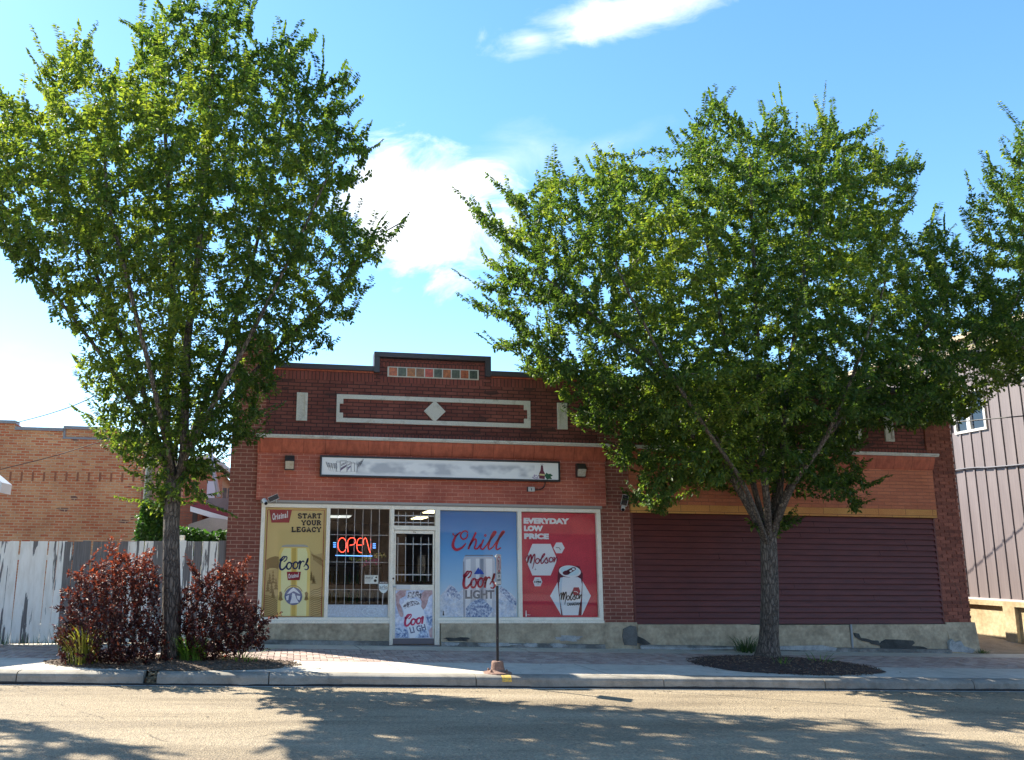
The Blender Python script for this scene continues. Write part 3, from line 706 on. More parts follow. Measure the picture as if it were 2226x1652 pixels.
# ================================================================== POSTERS BEHIND THE SHOP GLASS
def flatcol(name, *c, rough=.55): return plain('print_'+name, tuple(min(.85,k*1.45) for k in c), rough, spec=.3)
class Art:
    # printed sheet: layers of thin ink shapes 1 mm apart on a sheet just behind the pane
    def __init__(s, name, label, zf, rect, base, group=None, cat='poster', y=.05, thick=.004):
        s.zf = zf; s.y = y; s.k = 0; s.rect = rect
        s.root = thing(name, label, cat, ((rect[0]+rect[1])/2, y, rect[2]), group)
        boxobj('sheet', base, s.root, (rect[0],rect[1],y,y+thick,rect[2],rect[3]))
        s.parts = {}
    def lay(s): s.k += 1; return s.y-.0011*s.k
    def P(s, x, y): return fx(s.zf, x, y, s.y)
    def Q(s, pts): return [s.clip(s.P(*p)) for p in pts]
    def clip(s, p): return (min(max(p[0],s.rect[0]+.001),s.rect[1]-.001), min(max(p[1],s.rect[2]+.001),s.rect[3]-.001))
    def poly(s, name, m, *polys, per=1):
        y = s.lay()
        for k in range(0,len(polys),per):
            mb = MB()
            for p in polys[k:k+per]: mb.flat(s.Q(p), y)
            mb.build(name, m, s.root)
    def strokes(s, name, m, lines, w, closed=False):
        mb = MB(); y = s.lay(); sc = .0029*1.13/ (3.176*.0)**0 if False else 1/(3.176*1.513*113.1)
        for L in lines:
            ww = w
            if isinstance(L, tuple): L, ww = L
            pts = [s.P(*p) for p in L]
            Wd = [q*sc for q in ww] if isinstance(ww, list) else ww*sc
            mb.ribbon([s.clip(p) for p in pts], Wd, y, closed)
        return mb.build(name, m, s.root)
    def text(s, name, m, rows, bold=.02):
        mb = MB(); y = s.lay()
        for t, tl, tr, bl in rows: put_text(mb, t, (s.P(*tl), s.P(*tr), s.P(*bl)), y, bold)
        return mb.build(name, m, s.root)
def taper(n, w0, w1, p=1.): return [w0+(w1-w0)*math.sin(math.pi*(i/(n-1)))**p for i in range(n)]
def slab(mb, s, x0, x1, y0, y1, P, yy, w=.2):
    # heavy slab-serif capitals from pen strokes, unit cell per letter
    G = {'S':[[(.85,.75),(.7,.95),(.3,.97),(.12,.78),(.2,.6),(.5,.5),(.82,.4),(.9,.2),(.7,.03),(.3,.03),(.12,.25)]],
      'T':[[(.5,0),(.5,1)],[(.05,.93),(.95,.93)],[(.08,.72),(.08,1)],[(.92,.72),(.92,1)],[(.25,.06),(.75,.06)]],
      'A':[[(.12,0),(.5,1),(.88,0)],[(.28,.33),(.72,.33)],[(-.03,.06),(.3,.06)],[(.7,.06),(1.03,.06)]],
      'R':[[(.2,0),(.2,1)],[(0,.94),(.6,.94),(.85,.76),(.6,.52),(.2,.52)],[(.55,.52),(.78,.06),(1.02,.06)],[(0,.06),(.42,.06)]],
      'Y':[[(.5,0),(.5,.45)],[(.1,1),(.5,.45),(.9,1)],[(-.04,.94),(.3,.94)],[(.7,.94),(1.04,.94)],[(.28,.06),(.72,.06)]],
      'O':[ellipse(.5,.5,.38,.46,16)+[(.88,.5)]],
      'U':[[(.2,1),(.2,.3),(.35,.05),(.65,.05),(.8,.3),(.8,1)],[(0,.94),(.4,.94)],[(.62,.94),(1,.94)]],
      'L':[[(.25,0),(.25,1)],[(.05,.94),(.48,.94)],[(.05,.06),(.92,.06),(.92,.3)]],
      'E':[[(.22,0),(.22,1)],[(.02,.94),(.88,.94),(.88,.74)],[(.22,.5),(.65,.5)],[(.02,.06),(.9,.06),(.9,.28)]],
      'G':[[(.85,.72),(.65,.96),(.32,.92),(.12,.5),(.32,.08),(.62,.04),(.82,.2),(.82,.42)],[(.55,.42),(1,.42)]],
      'C':[[(.88,.68),(.65,.96),(.32,.92),(.12,.5),(.32,.08),(.65,.04),(.9,.3)],[(.88,.6),(.88,.95)]]}
    n = len(s); cw = (x1-x0)/n
    for i,ch in enumerate(s):
        for L in G[ch]:
            pts = [P(x0+cw*(i+.06+.88*a), y1+(y0-y1)*b) for a,b in L]
            mb.ribbon(pts, w*cw/(3.176*1.513*113.1), yy)
GP = 'posters filling the shop windows'
# ---- 1: gold can poster
A = Art('window_poster','tan and gold beer poster reading START YOUR LEGACY, leftmost shop window',Z1,(-.568,.578,.604,2.61),flatcol('tan',.47,.36,.14),GP)
inkred, navy, cream = flatcol('dark_red',.22,.012,.02), flatcol('navy',.012,.02,.07), flatcol('cream',.75,.72,.62)
olive = flatcol('olive',.19,.125,.04)
A.poly('mountain', olive, [(112,705),(150,680),(205,664),(245,670),(245,805),(210,790),(180,810),(112,830)][:6]+[(150,790),(112,815)])
A.poly('mountain', flatcol('tan2',.37,.27,.11), [(565,600),(620,650),(696,632),(696,1290),(560,1290)], [(100,820),(240,790),(240,1290),(84,1290)])
L = []
for k in range(9): x = 585+k*12; L.append([(x,640+k*5),(x+22,672+k*6),(x+26,705+k*9)])
for k in range(13): y = 1010+k*22; L.append([(575,y+30),(610,y+5),(650,y),(690,y-18)])
for k in range(11): y = 1075+k*20; L.append([(95,y),(140,y+6),(190,y+28),(228,y+58)])
for k in range(9): L.append([(130+k*11,700+k*4),(150+k*10,730+k*6),(160+k*9,745+k*7)])
A.strokes('engraving_lines', olive, L, 7)
pine = []
for (px_,py_,h) in ((150,850,110),(185,820,140),(130,930,110),(170,940,120),(215,900,120),(185,1010,90),(585,830,90),(610,870,80)):
    for k in range(4):
        yk = py_+h*k/4.; w = 9+6*k
        pine.append([(px_,yk-14),(px_+w,yk+22),(px_-w,yk+22)])
A.poly('pine_tree', olive, *pine, per=4)
can1, can2 = flatcol('can_gold',.58,.45,.13,rough=.4), flatcol('can_gold_light',.66,.57,.29,rough=.4)
A.poly('beer_can', can1, [(272,572),(556,572),(574,625),(572,900),(556,1288),(228,1288),(240,900),(248,625)])
A.poly('can_highlight', can2, [(300,580),(372,580),(366,1288),(262,1288),(270,640)],[(440,580),(530,580),(545,640),(530,1288),(432,1288)])
A.poly('can_shade', flatcol('can_gold_dark',.44,.31,.07), [(382,580),(425,580),(418,1288),(378,1288)])
A.poly('can_rim', flatcol('rim_grey',.30,.30,.28,rough=.3), [(270,572),(285,552),(330,544),(500,544),(540,552),(557,572),(520,566),(310,566)])
def coors(f, w):   # cursive word in the box 248..560 x 660..808, f maps to target
    C = curve([(262,690),(255,708),(268,716),(290,698),(318,668),(330,680),(318,708),(296,722)],5)
    C2 = curve([(312,668),(288,672),(268,705),(256,760),(262,796),(285,803),(312,780),(330,752)],6)
    o1 = ellipse(352,765,24,36,24,rot=.25); o2 = ellipse(418,760,24,36,24,rot=.25)
    r = curve([(446,742),(462,720),(470,722),(462,770),(456,802)],5); r2 = curve([(460,775),(478,730),(498,716),(510,728)],5)
    s = curve([(505,775),(525,745),(548,688),(545,715),(530,745),(548,765),(552,790),(532,806),(512,798)],6)
    j1 = curve([(368,732),(385,738),(398,735)],3)
    g = lambda Lq: [f(*p) for p in Lq]
    return [(g(C),[w*.7]*len(C)),(g(C2),taper(len(C2),w*.6,w*1.35)),(g(o1+[o1[0]]),taper(len(o1)+1,w*.8,w*1.1)),(g(o2+[o2[0]]),taper(len(o2)+1,w*.8,w*1.1)),(g(j1),w*.6),(g(r),w*1.1),(g(r2),w*.8),(g(s),taper(len(s),w*.5,w*1.1))]
A.strokes('lettering', navy, coors(lambda x,y:(x,y),15), 15)
def banner(x0,x1,xa,xb,y0,y1): return [(x0,y0),(x1,y0),(xb,y1),(xa,y1)]
A.poly('banner', inkred, banner(148,382,168,352,183,314), banner(328,476,338,462,827,915))
A.strokes('border', inkred, [[(129,180),(720,185),(688,1296),(84,1296),(129,180)]], 7)
def original(f):
    W_ = [('O',0,.16,1.0),('r',.17,.26,.6),('i',.28,.33,.8),('g',.35,.47,.6),('i',.50,.55,.8),('n',.57,.68,.6),('a',.71,.82,.6),('l',.86,.9,.95)]
    return W_
mb = MB(); yv = A.lay()
for (x0,x1,y0,y1,sl) in ((178,357,195,298,-32),(344,464,838,908,-20)):
    for ch,a,b,h in original(0):
        sh = sl*a; hh = (y1-y0)*.72
        base = y1-8+sh; put_text(mb, ch, (A.P(x0+(x1-x0)*a,base-hh*h),A.P(x0+(x1-x0)*b,base-hh*h+sl*(b-a)),A.P(x0+(x1-x0)*a,base)), yv, .03)
mb.build('lettering', cream, A.root)
mb = MB(); yv = A.lay()
blk = plain('print_black',(.012,.011,.012),.6)
slab(mb,'START',440,692,220,268,A.P,yv,.26); slab(mb,'YOUR',478,690,292,340,A.P,yv,.26); slab(mb,'LEGACY',372,690,362,410,A.P,yv,.26)
mb.build('lettering', blk, A.root)
A.poly('emblem', flatcol('emblem_blue',.09,.11,.20), ellipse(397,1082,93,93,32))
A.poly('emblem_scene', flatcol('emblem_white',.55,.57,.60), [(330,1060),(365,1015),(398,990),(432,1018),(470,1062),(440,1050),(400,1030),(360,1052)],[(385,1050),(410,1055),(430,1110),(455,1150),(360,1158),(375,1110)],[(318,1085),(350,1070),(345,1120),(325,1125)],[(430,1075),(470,1080),(462,1125),(440,1115)])
A.strokes('emblem_ring_text', flatcol('ring_text',.25,.19,.09), [ellipse(397,1082,101,112,20,a0=-2.7,a1=-.45)], 7)
A.poly('lion', olive, [(250,1040),(270,1030),(282,1060),(276,1090),(288,1120),(262,1132),(240,1120),(250,1080)],[(515,1045),(535,1035),(552,1050),(545,1090),(556,1115),(530,1128),(510,1120),(522,1080)])
# ---- 2: blue mountain poster
def grad_blue():
    m, n, l, b = new_mat('print_blue_sky'); p = pos(n); s = N(n,'ShaderNodeSeparateXYZ'); l.new(p,s.inputs[0])
    z = mth(n,l,'DIVIDE',mth(n,l,'SUBTRACT',s.outputs[2],.6),2.0)
    c = ramp(n,l,z,((0.,(.64,.78,.82)),(.32,(.40,.64,.82)),(.6,(.14,.40,.72)),(.95,(.03,.18,.46))))
    l.new(c,b.inputs['Base Color']); b.inputs['Roughness'].default_value = .5; return m
A = Art('window_poster','blue poster of snowy mountains and silver beer can, window right of the door',Z2,(2.758,4.287,.604,2.61),grad_blue(),GP)
snow = rough_mat('print_snow',(.52,.62,.76),(.86,.88,.90),9,.5,0,.001,30)
rock = rough_mat('print_rock',(.10,.18,.38),(.66,.76,.86),22,.5,0,.001,60,stops=(.40,.60))
A.poly('mountain', snow, [(530,1075),(570,1040),(600,1000),(632,960),(680,985),(725,1045),(770,1010),(800,1090),(1100,1100),(1130,1020),(1168,978),(1215,1010),(1270,1050),(1330,1110),(1330,1306),(530,1306)])
A.poly('mountain_rock', rock, [(600,1035),(632,962),(690,1000),(745,1080),(735,1120),(690,1090),(655,1110),(630,1060),(610,1090)],[(1150,1010),(1170,980),(1230,1020),(1290,1090),(1328,1150),(1325,1180),(1270,1150),(1230,1110),(1200,1060),(1175,1060)])
silv, silv2 = flatcol('silver',.40,.41,.44,rough=.35), flatcol('silver_light',.62,.63,.65,rough=.35)
A.poly('beer_can', silv, [(786,668),(1086,668),(1104,710),(1108,900),(1100,1306),(776,1306),(768,900),(770,710)])
A.poly('can_highlight', silv2, [(800,700),(850,690),(850,1300),(795,1300)],[(1010,690),(1075,690),(1080,1000),(1070,1300),(1020,1300)],[(905,690),(940,690),(940,1300),(905,1300)])
A.poly('can_shade', flatcol('silver_dark',.22,.23,.26), [(950,690),(985,690),(985,1300),(955,1300)],[(772,720),(784,720),(786,1300),(778,1300)])
A.poly('can_rim', flatcol('rim_dark',.16,.17,.2), [(782,668),(800,652),(1080,650),(1088,668),(1060,660),(820,662)])
A.poly('can_mountain', rock, [(800,1210),(850,1150),(900,1125),(945,1102),(990,1120),(1040,1170),(1098,1225),(1060,1260),(1030,1306),(800,1306)])
A.poly('peak_mark', flatcol('peak_blue',.02,.06,.30), [(884,852),(930,780),(945,805),(957,797),(992,852)])
A.strokes('lettering', flatcol('cursive_red',.30,.012,.03), coors(lambda x,y:(768+(x-248)*342/312., 812+(y-660)*190/148.),21), 20)
A.text('lettering', flatcol('can_grey',.11,.12,.14), [('LIGHT',(793,1018),(1097,1018),(793,1110))], .04)
chill = [ (curve([(662,425),(678,448),(700,452),(722,432),(745,412)],5),[13]*21),
 (curve([(822,420),(800,402),(765,412),(745,452),(770,488),(808,470),(818,430)],6),[15]*37),
 (curve([(720,428),(690,465),(666,530),(672,575),(705,597),(760,575),(800,530)],7),taper(43,12,30)),
 (curve([(905,415),(880,470),(850,530),(825,592)],5),[20]*16),(curve([(838,560),(880,495),(905,490),(905,530),(890,580),(920,585),(955,540)],5),[17]*31),
 (curve([(985,490),(965,540),(955,580),(980,590),(1010,555)],5),[17]*21),(ellipse(1003,448,9,10,8)+[(1012,448)],[10]*9),
 (curve([(1010,560),(1050,500),(1100,435),(1110,412),(1090,418),(1060,480),(1035,560),(1045,592),(1080,570)],5),taper(41,12,24)),
 (curve([(1080,572),(1130,500),(1185,430),(1198,410),(1180,415),(1145,480),(1118,560),(1125,595),(1168,575)],5),taper(41,12,24))]
A.strokes('lettering', flatcol('chill_red',.36,.015,.035), [(c,w if len(w)==len(c) else [w[0]]*len(c)) for c,w in chill], 16)
A.poly('bottle_icon', blk, [(562,1235),(568,1235),(570,1258),(574,1283),(558,1283),(560,1258)])
A.poly('can_drop', silv2, *[ellipse(rnd.uniform(790,1090),rnd.uniform(700,1090),2.6,3.2,6) for _ in range(70)], per=70)
# ---- 3: red poster
red = rough_mat('print_red',(.55,.016,.045),(.62,.024,.055),3,.45,0,.001,40)
A = Art('window_poster','red poster reading EVERYDAY LOW PRICE with white hexagons, rightmost shop window',Z3,(4.368,5.892,.604,2.60),red,GP)
wht = flatcol('white',.72,.73,.72); pale = flatcol('pale_blue_white',.55,.66,.70)
def hexa(cx_,cy_,rx,ry,t=.5): return [(cx_-rx,cy_),(cx_-rx*t,cy_-ry),(cx_+rx*t,cy_-ry),(cx_+rx,cy_),(cx_+rx*t,cy_+ry),(cx_-rx*t,cy_+ry)]
A.poly('hexagon', wht, hexa(416,701,164,165,.58), hexa(599,578,59,56), hexa(376,932,49,47,.6))
A.poly('hexagon', pale, [(506,1080),(590,925),(845,925),(932,1078),(840,1282),(622,1282)])
A.text('lettering', wht, [('EVERYDAY',(228,263),(706,270),(228,325)),('LOW',(232,343),(432,345),(232,404)),('PRICE',(234,425),(493,428),(234,486))], .075)
dk = flatcol('maroon',.10,.01,.02)
A.poly('beer_can', dk, [(592,820),(600,775),(700,760),(810,770),(848,850),(845,925),(835,1282),(622,1282),(600,1100),(582,925),(585,860)])
A.poly('can_body', flatcol('can_white',.58,.68,.71,rough=.4), [(640,880),(700,888),(790,882),(825,900),(838,960),(830,1100),(810,1200),(800,1282),(640,1282),(612,1150),(598,1010),(600,940)])
A.poly('can_panel', flatcol('can_shadow',.42,.50,.54), [(612,890),(635,885),(628,960),(625,1150),(645,1282),(636,1282),(606,1120),(600,960)])
A.poly('can_lid', flatcol('lid_white',.66,.70,.72,rough=.3), ellipse(712,824,115,62,30,rot=.1))
A.poly('can_lid_inner', flatcol('lid_blue',.42,.55,.60,rough=.3), ellipse(712,818,98,48,30,rot=.1))
A.poly('can_opening', dk, ellipse(675,838,40,24,18,rot=-.1), [(672,815),(740,780),(768,782),(775,800),(760,815),(700,850)])
A.poly('can_tab', wht, ellipse(748,800,16,11,12), [(705,818),(725,806),(735,820),(715,832)])
A.poly('badge', flatcol('badge_red',.24,.015,.03), hexa(778,1032,42,42,.62))
A.strokes('badge_line', wht, [[(752,1032),(785,1036),(795,1050)]], 6)
def molson(f, w):
    M = curve([(243,698),(256,668),(271,655),(273,690),(266,736),(288,672),(303,650),(307,690),(299,738),(322,672),(342,645),(344,690),(333,745),(321,795)],6)
    o = ellipse(372,715,20,26,20,rot=.3); l_ = curve([(395,712),(430,672),(448,645),(440,640),(420,668),(408,715),(418,742),(445,715)],6)
    s = curve([(440,718),(468,680),(472,700),(482,722),(466,738),(450,728)],6); o2 = ellipse(514,702,20,24,20,rot=.3)
    n_ = curve([(540,680),(548,680),(544,725),(560,690),(575,678),(578,700),(574,722)],6)
    g = lambda Lq: [f(*p) for p in Lq]
    return [(g(M),taper(len(M),w*.5,w*1.2)),(g(o+[o[0]]),[w*.9]*21),(g(l_),[w*.9]*len(l_)),(g(s),[w*.9]*len(s)),(g(o2+[o2[0]]),[w*.9]*21),(g(n_),[w*.9]*len(n_))]
A.strokes('lettering', flatcol('script_red',.26,.02,.045), molson(lambda x,y:(x,y),13), 12)
A.strokes('lettering', blk, molson(lambda x,y:(602+(x-243)*232/335., 1035+(y-640)*135/155.),11), 10)
A.text('lettering', blk, [('CANADIAN',(680,1150),(820,1143),(680,1183))], .03)
A.text('lettering', blk, [('1786',(340,922),(412,922),(340,943))], .05)
A.strokes('line_mark', blk, [[(563,576),(598,576),(612,600)]], 6)
A.strokes('line_mark', blk, [[(363,910),(388,910)],[(366,955),(387,955)],[(350,790),(350,812)],[(340,802),(360,802)]], 3)
A.poly('bottle_icon', wht, [(249,1232),(255,1232),(257,1258),(260,1296),(246,1296),(247,1258)])
A.text('lettering', wht, [('19+',(262,1272),(298,1272),(262,1282))], .02)
# ---- 4: door poster
A = Art('door_poster','pale blue poster of hands opening a silver can, lower half of the door',Z2,(1.915,2.62,.222,1.10),rough_mat('print_ice',(.42,.50,.68),(.80,.82,.88),7,.5,0,.001,25),None,'poster',-.008,.004)
skin = rough_mat('print_skin',(.38,.22,.22),(.62,.44,.42),8,.5,0,.001,20)
A.poly('printed_hand', skin, [(66,1060),(110,1022),(180,1020),(170,1080),(110,1110),(105,1150),(130,1200),(150,1270),(140,1300),(120,1300),(95,1250),(75,1180)],[(330,1060),(372,1022),(450,1020),(452,1060),(415,1090),(400,1150),(380,1200),(350,1230),(335,1190),(340,1140),(325,1110)],[(412,1440),(452,1400),(452,1515),(425,1515)])
A.poly('printed_can', flatcol('print_can',.55,.57,.64), [(128,1170),(180,1125),(260,1110),(325,1140),(330,1185),(365,1240),(415,1510),(215,1520),(165,1330),(150,1240)])
A.poly('printed_can_top', rough_mat('print_can_top',(.12,.10,.12),(.7,.7,.72),30,.5,0,.001,60,stops=(.45,.55)), [(140,1190),(190,1140),(270,1125),(320,1150),(325,1165),(240,1185),(160,1215)],[(190,1100),(200,1040),(300,1030),(345,1060),(330,1110),(280,1090),(240,1100)])
A.poly('printed_rock', rock, [(310,1470),(345,1420),(395,1440),(412,1510),(270,1518)],[(66,1415),(150,1418),(195,1440),(200,1518),(66,1518)],[(385,1280),(450,1290),(452,1400),(410,1380)])
A.strokes('lettering', flatcol('door_red',.40,.04,.09), [t for t in coors(lambda x,y:(158+(x-248)*225/255., 1272+(y-660)*125/148.-(x-248)*.10),17)[:6]], 14)
A.text('lettering', flatcol('door_grey',.10,.11,.17), [('LI GH',(208,1408),(372,1372),(224,1472))], .03)
# ---- window strip, notices, alarm sticker, neon sign, garland
t = thing('window_film','frosted pale blue film strip along the bottom of the barred window','window film',(1.2,.03,.61))
boxobj('film_sheet', rough_mat('film_blue',(.52,.62,.72),(.62,.72,.80),2,.4,0,.001,30), t, (.652,1.778,.03,.034,.604,.828))
mb = MB()
for L in (ellipse(1.47,.70,.09,.045,24),ellipse(1.47,.70,.17,.085,28)): mb.ribbon(L,.008,.0288,True)
put_text(mb,'ELBOW',((1.41,.715),(1.53,.715),(1.41,.69)),.0288) if False else None
mb.build('ring_mark', flatcol('film_pale',.50,.58,.63), t)
t = thing('age_notice','small white age notice reading UNDER 25 taped inside the barred window','notice',(1.45,.03,1.22))
boxobj('sheet', flatcol('notice',.50,.53,.48), t, (*[fx(Z1,1140,950)[0],fx(Z1,1280,950)[0]],.03,.033,fx(Z1,1200,952)[1],fx(Z1,1200,862)[1]))
mb = MB(); q = lambda x,y: fx(Z1,x,y,.03)
put_text(mb,'UNDER 25',(q(1146,882),q(1226,882),q(1146,900)),.0287,.03)
for k in range(3): mb.ribbon([q(1146,910+k*12),q(1215-8*k,910+k*12)],.004,.0287)
mb.ribbon([q(1146,872),q(1240,872)],.005,.0287)
mb.flat(ellipse(*q(1252,920),.028,.026,14),.0287); mb.flat(ellipse(*q(1262,886),.017,.016,12),.0287)
mb.build('lettering', blk, t)
t = thing('alarm_sign','small shield shaped alarm sign reading PROTECTED and arlo on a thin stake','sign',(1.69,.03,.83))
mb = MB(); mb.prism([q(1290,925),q(1387,925),q(1383,1015),(q(1362,1040)[0],q(1362,1040)[1]),q(1338,1055),q(1312,1040),q(1292,1015)],.0275,.0295); mb.build('shield', flatcol('shield',.50,.60,.60), t)
mb = MB(); mb.prism([q(1290,925),q(1387,925),q(1387,952),q(1290,952)],.0262,.0274); mb.build('shield_top', blk, t)
mb = MB(); put_text(mb,'PROTECTED',(q(1298,934),q(1380,934),q(1298,945)),.0255,.02); mb.build('lettering', wht, t)
mb = MB(); put_text(mb,'arlo',(q(1297,968),q(1378,968),q(1297,1005)),.0265,.0); mb.ribbon([q(1305,1013),q(1370,1013)],.004,.0265); mb.build('lettering', flatcol('teal_black',.02,.05,.05), t)
mb = MB(); mb.tube([(*q(1334,1055)[:1],.028,q(1334,1055)[1]),(q(1326,1175)[0],.028,.829)],.006,6); mb.build('stake', wht, t)
t = thing('neon_sign','red and blue neon OPEN sign glowing behind the window bars','neon sign',(1.12,.12,1.7))
Yn = .13; qn = lambda x,y: fx(Z1,x,y,Yn)
def tubes(name, lines, r, m):
    mb = MB()
    for L in lines: P_ = [(a,Yn-.012,b) for a,b in (qn(*p) for p in L)]; mb.tube(P_,r,6)
    return mb.build(name, m, t, smooth=True)
nred = plain('neon_red',(1.,.075,.04),.4,0,2.1); nblue = plain('neon_blue',(.12,.36,1.),.4,0,1.5)
O = ellipse(906,548,44,76,20); O = O+[O[0]]
tubes('neon_letters',[O,curve([(968,622),(962,540),(972,492),(1000,472),(1035,480),(1045,510),(1030,540),(985,550)],4),
 curve([(1110,478),(1080,480),(1062,520),(1060,570),(1075,615),(1110,628)],4),[(1062,548),(1112,548)],
 curve([(1130,545),(1128,500),(1145,476),(1160,490),(1178,560),(1198,626),(1205,560),(1203,485)],4)],.0046,nred)
tubes('neon_bars',[[(812,524),(842,524)],[(812,546),(842,546)],[(812,568),(842,568)],[(1226,536),(1256,536)],[(1226,557),(1256,557)],[(1226,578),(1256,578)],[(836,656),(1220,663)]],.006,nblue)
mb = MB(); mb.box(qn(830,0)[0],qn(1240,0)[0],Yn+.002,Yn+.012,qn(0,560)[1],qn(0,552)[1]); mb.box(qn(900,0)[0],qn(906,0)[0],Yn+.002,Yn+.012,qn(0,656)[1],qn(0,478)[1]); mb.box(qn(1160,0)[0],qn(1166,0)[0],Yn+.002,Yn+.012,qn(0,660)[1],qn(0,478)[1])
mb.build('backing_frame', plain('black_plastic',(.012,.012,.012),.5), t)
t = thing('flower_cluster','garland of yellow green and pink flowers below the neon sign','cluster',(1.3,.2,1.55))  # loose flower shapes set close behind the glass
for nm,cc,xr,yr,cnt in (('leaf_spray',(.22,.26,.05),(950,1360),(630,770),130),('yellow_flower',(.52,.42,.16),(1130,1350),(625,700),60),('pink_flower',(.42,.05,.16),(1120,1300),(680,775),60)):
    mb = MB()
    for k in range(cnt):
        u_ = rnd.random(); x = xr[0]+(xr[1]-xr[0])*u_; y = yr[0]+(yr[1]-yr[0])*(.35*(1-u_)+.65*rnd.random()) if nm != 'leaf_spray' else rnd.uniform(630,690)+max(0,1-abs(x-1120)/160)*rnd.random()*80
        a,b = fx(Z1,x,y,.2); s_ = rnd.uniform(.008,.02); yy_ = .2+rnd.uniform(-.04,.04); th = rnd.random()*6
        mb.poly([(a+s_*math.cos(th+k_*2.1),yy_+rnd.uniform(-.01,.01),b+s_*math.sin(th+k_*2.1)) for k_ in range(3)])
    mb.build(nm, plain('cluster_'+nm,cc,.6), t)

# ================================================================== SIGN CABINET, LAMPS, CAMERAS ON THE WALL
Ys = -.22
def qs(x,y): return fx(ZS,x,y,Ys)
t = thing('shop_sign','long white light box shop sign with black frame, beer cans left, wine bottle right','sign',(2.77,-.08,3.2))
x0,x1,z0,z1 = .42,5.115,3.195,3.595
mb = MB(); rect_frame(mb,x0,x1,z0,z1,.035,Ys,-.075); mb.box(x0+.035,x1-.035,-.1,-.076,z0+.035,z1-.035); mb.build('cabinet', plain('sign_black',(.014,.014,.016),.4), t, bevel=.006)
def signface():
    m, n, l, b = new_mat('sign_face'); p = pos(n)
    s = N(n,'ShaderNodeSeparateXYZ'); l.new(p,s.inputs[0])
    a = noise(n,l,mapped(n,l,p,(1,1,1.6)),3.2,2,.5)
    u_ = mth(n,l,'ABSOLUTE',mth(n,l,'SUBTRACT',s.outputs[0],2.85)); zz_ = mth(n,l,'ABSOLUTE',mth(n,l,'SUBTRACT',s.outputs[2],3.38))
    inm = ramp(n,l,u_,((.0,(1,1,1)),(.99,(1,1,1)),(1.,(1,1,1))))
    g = mth(n,l,'MULTIPLY',mth(n,l,'LESS_THAN',u_,1.75),ramp(n,l,zz_,((.08,(1,1,1)),(.14,(0,0,0)))))
    f = mth(n,l,'MULTIPLY',g,ramp(n,l,a,((.40,(0,0,0)),(.60,(.7,.7,.7)))))
    c = mixc(n,l,f,(.80,.82,.80,1),(.30,.33,.37,1)); l.new(c,b.inputs['Base Color']); b.inputs['Roughness'].default_value = .3; return m
boxobj('sign_face', signface(), t, (x0+.0355,x1-.0355,Ys+.02,-.101,z0+.0355,z1-.0355))
ya = Ys+.019
mb = MB()
for k,(xa,xb,ya0,yb0) in enumerate(((203,236,122,213),(236,294,116,218),(296,330,124,216),(332,360,132,214),(362,386,140,214))):
    P0 = [qs(xa,yb0),qs(xb,yb0),qs(xb+1,ya0+8),qs(xb-4,ya0),qs(xa+4,ya0),qs(xa-1,ya0+8)]
    mb.ribbon(P0,.006,ya-.002,True); mb.ribbon([qs(xa,ya0+10),qs(xb,ya0+10)],.004,ya-.002)
for (xa,yy1) in ((124,205),(140,212),(158,215),(176,216),(190,217),(392,200),(404,190),(414,175)):
    dxx = (160-xa)*.35 if xa < 300 else (xa-395)*-.6
    tip = qs(xa-dxx*.9+ (0 if xa<300 else 14), yy1-78 if xa<300 else yy1-70); base_ = qs(xa+18 if xa<300 else xa-8,yy1)
    mb.ribbon([base_,tip],.004,ya-.003)
    for k in range(7):
        f = .35+.6*k/7; cx_ = base_[0]+(tip[0]-base_[0])*f; cz_ = base_[1]+(tip[1]-base_[1])*f
        mb.ribbon([(cx_,cz_),(cx_-.018,cz_+.02)],.004,ya-.003); mb.ribbon([(cx_,cz_),(cx_+.015,cz_+.022)],.004,ya-.003)
mb.build('can_drawing', plain('sign_ink',(.10,.10,.12),.6), t)
mb = MB(); mb.flat([qs(238,190),qs(292,150),qs(292,165),qs(238,208)],ya-.0015); mb.flat([qs(298,195),qs(328,160),qs(328,172),qs(298,206)],ya-.0015); mb.build('can_band', plain('sign_mauve',(.30,.24,.38),.6), t)
mb = MB()
put_text(mb,'COLD',(qs(242,150),qs(288,125),qs(243,168)),ya-.004,.04); put_text(mb,'BEER',(qs(242,180),qs(288,155),qs(243,198)),ya-.004,.04)
put_text(mb,'COLD',(qs(300,152),qs(326,136),qs(300,164)),ya-.004,.04); put_text(mb,'BEER',(qs(300,178),qs(326,162),qs(300,188)),ya-.004,.04)
mb.build('lettering', plain('sign_ink2',(.09,.07,.12),.6), t)
mb = MB(); mb.flat([qs(1972,275),qs(2020,280),qs(2024,235),qs(2010,205),qs(2004,160),qs(1988,158),qs(1984,200),qs(1970,232)],ya-.001); mb.build('bottle_drawing', plain('sign_wine',(.13,.012,.04),.5), t)
mb = MB(); mb.flat([qs(1974,232),qs(2020,236),qs(2020,250),qs(1974,246)],ya-.003); mb.build('bottle_label', plain('sign_yellow',(.62,.56,.25),.5), t)
mb = MB(); mb.ribbon([qs(1996,143),qs(2008,152),qs(1984,152)],.004,ya-.003,True); mb.flat([qs(1988,158),qs(2004,160),qs(2004,170),qs(1988,168)],ya-.0035); mb.build('bottle_neck', plain('sign_cap',(.05,.01,.02),.5), t)
mb = MB()
for k,(gx_,gy_) in enumerate(((1918,265),(1932,255),(1945,248),(1958,262),(1928,273),(1944,266),(1960,275),(1945,278),(1964,250),(1930,246))): mb.flat(ellipse(*qs(gx_,gy_),.014,.014,9),ya-.001-.0006*k)
mb.build('grapes_drawing', plain('sign_lilac',(.33,.27,.43),.5), t)
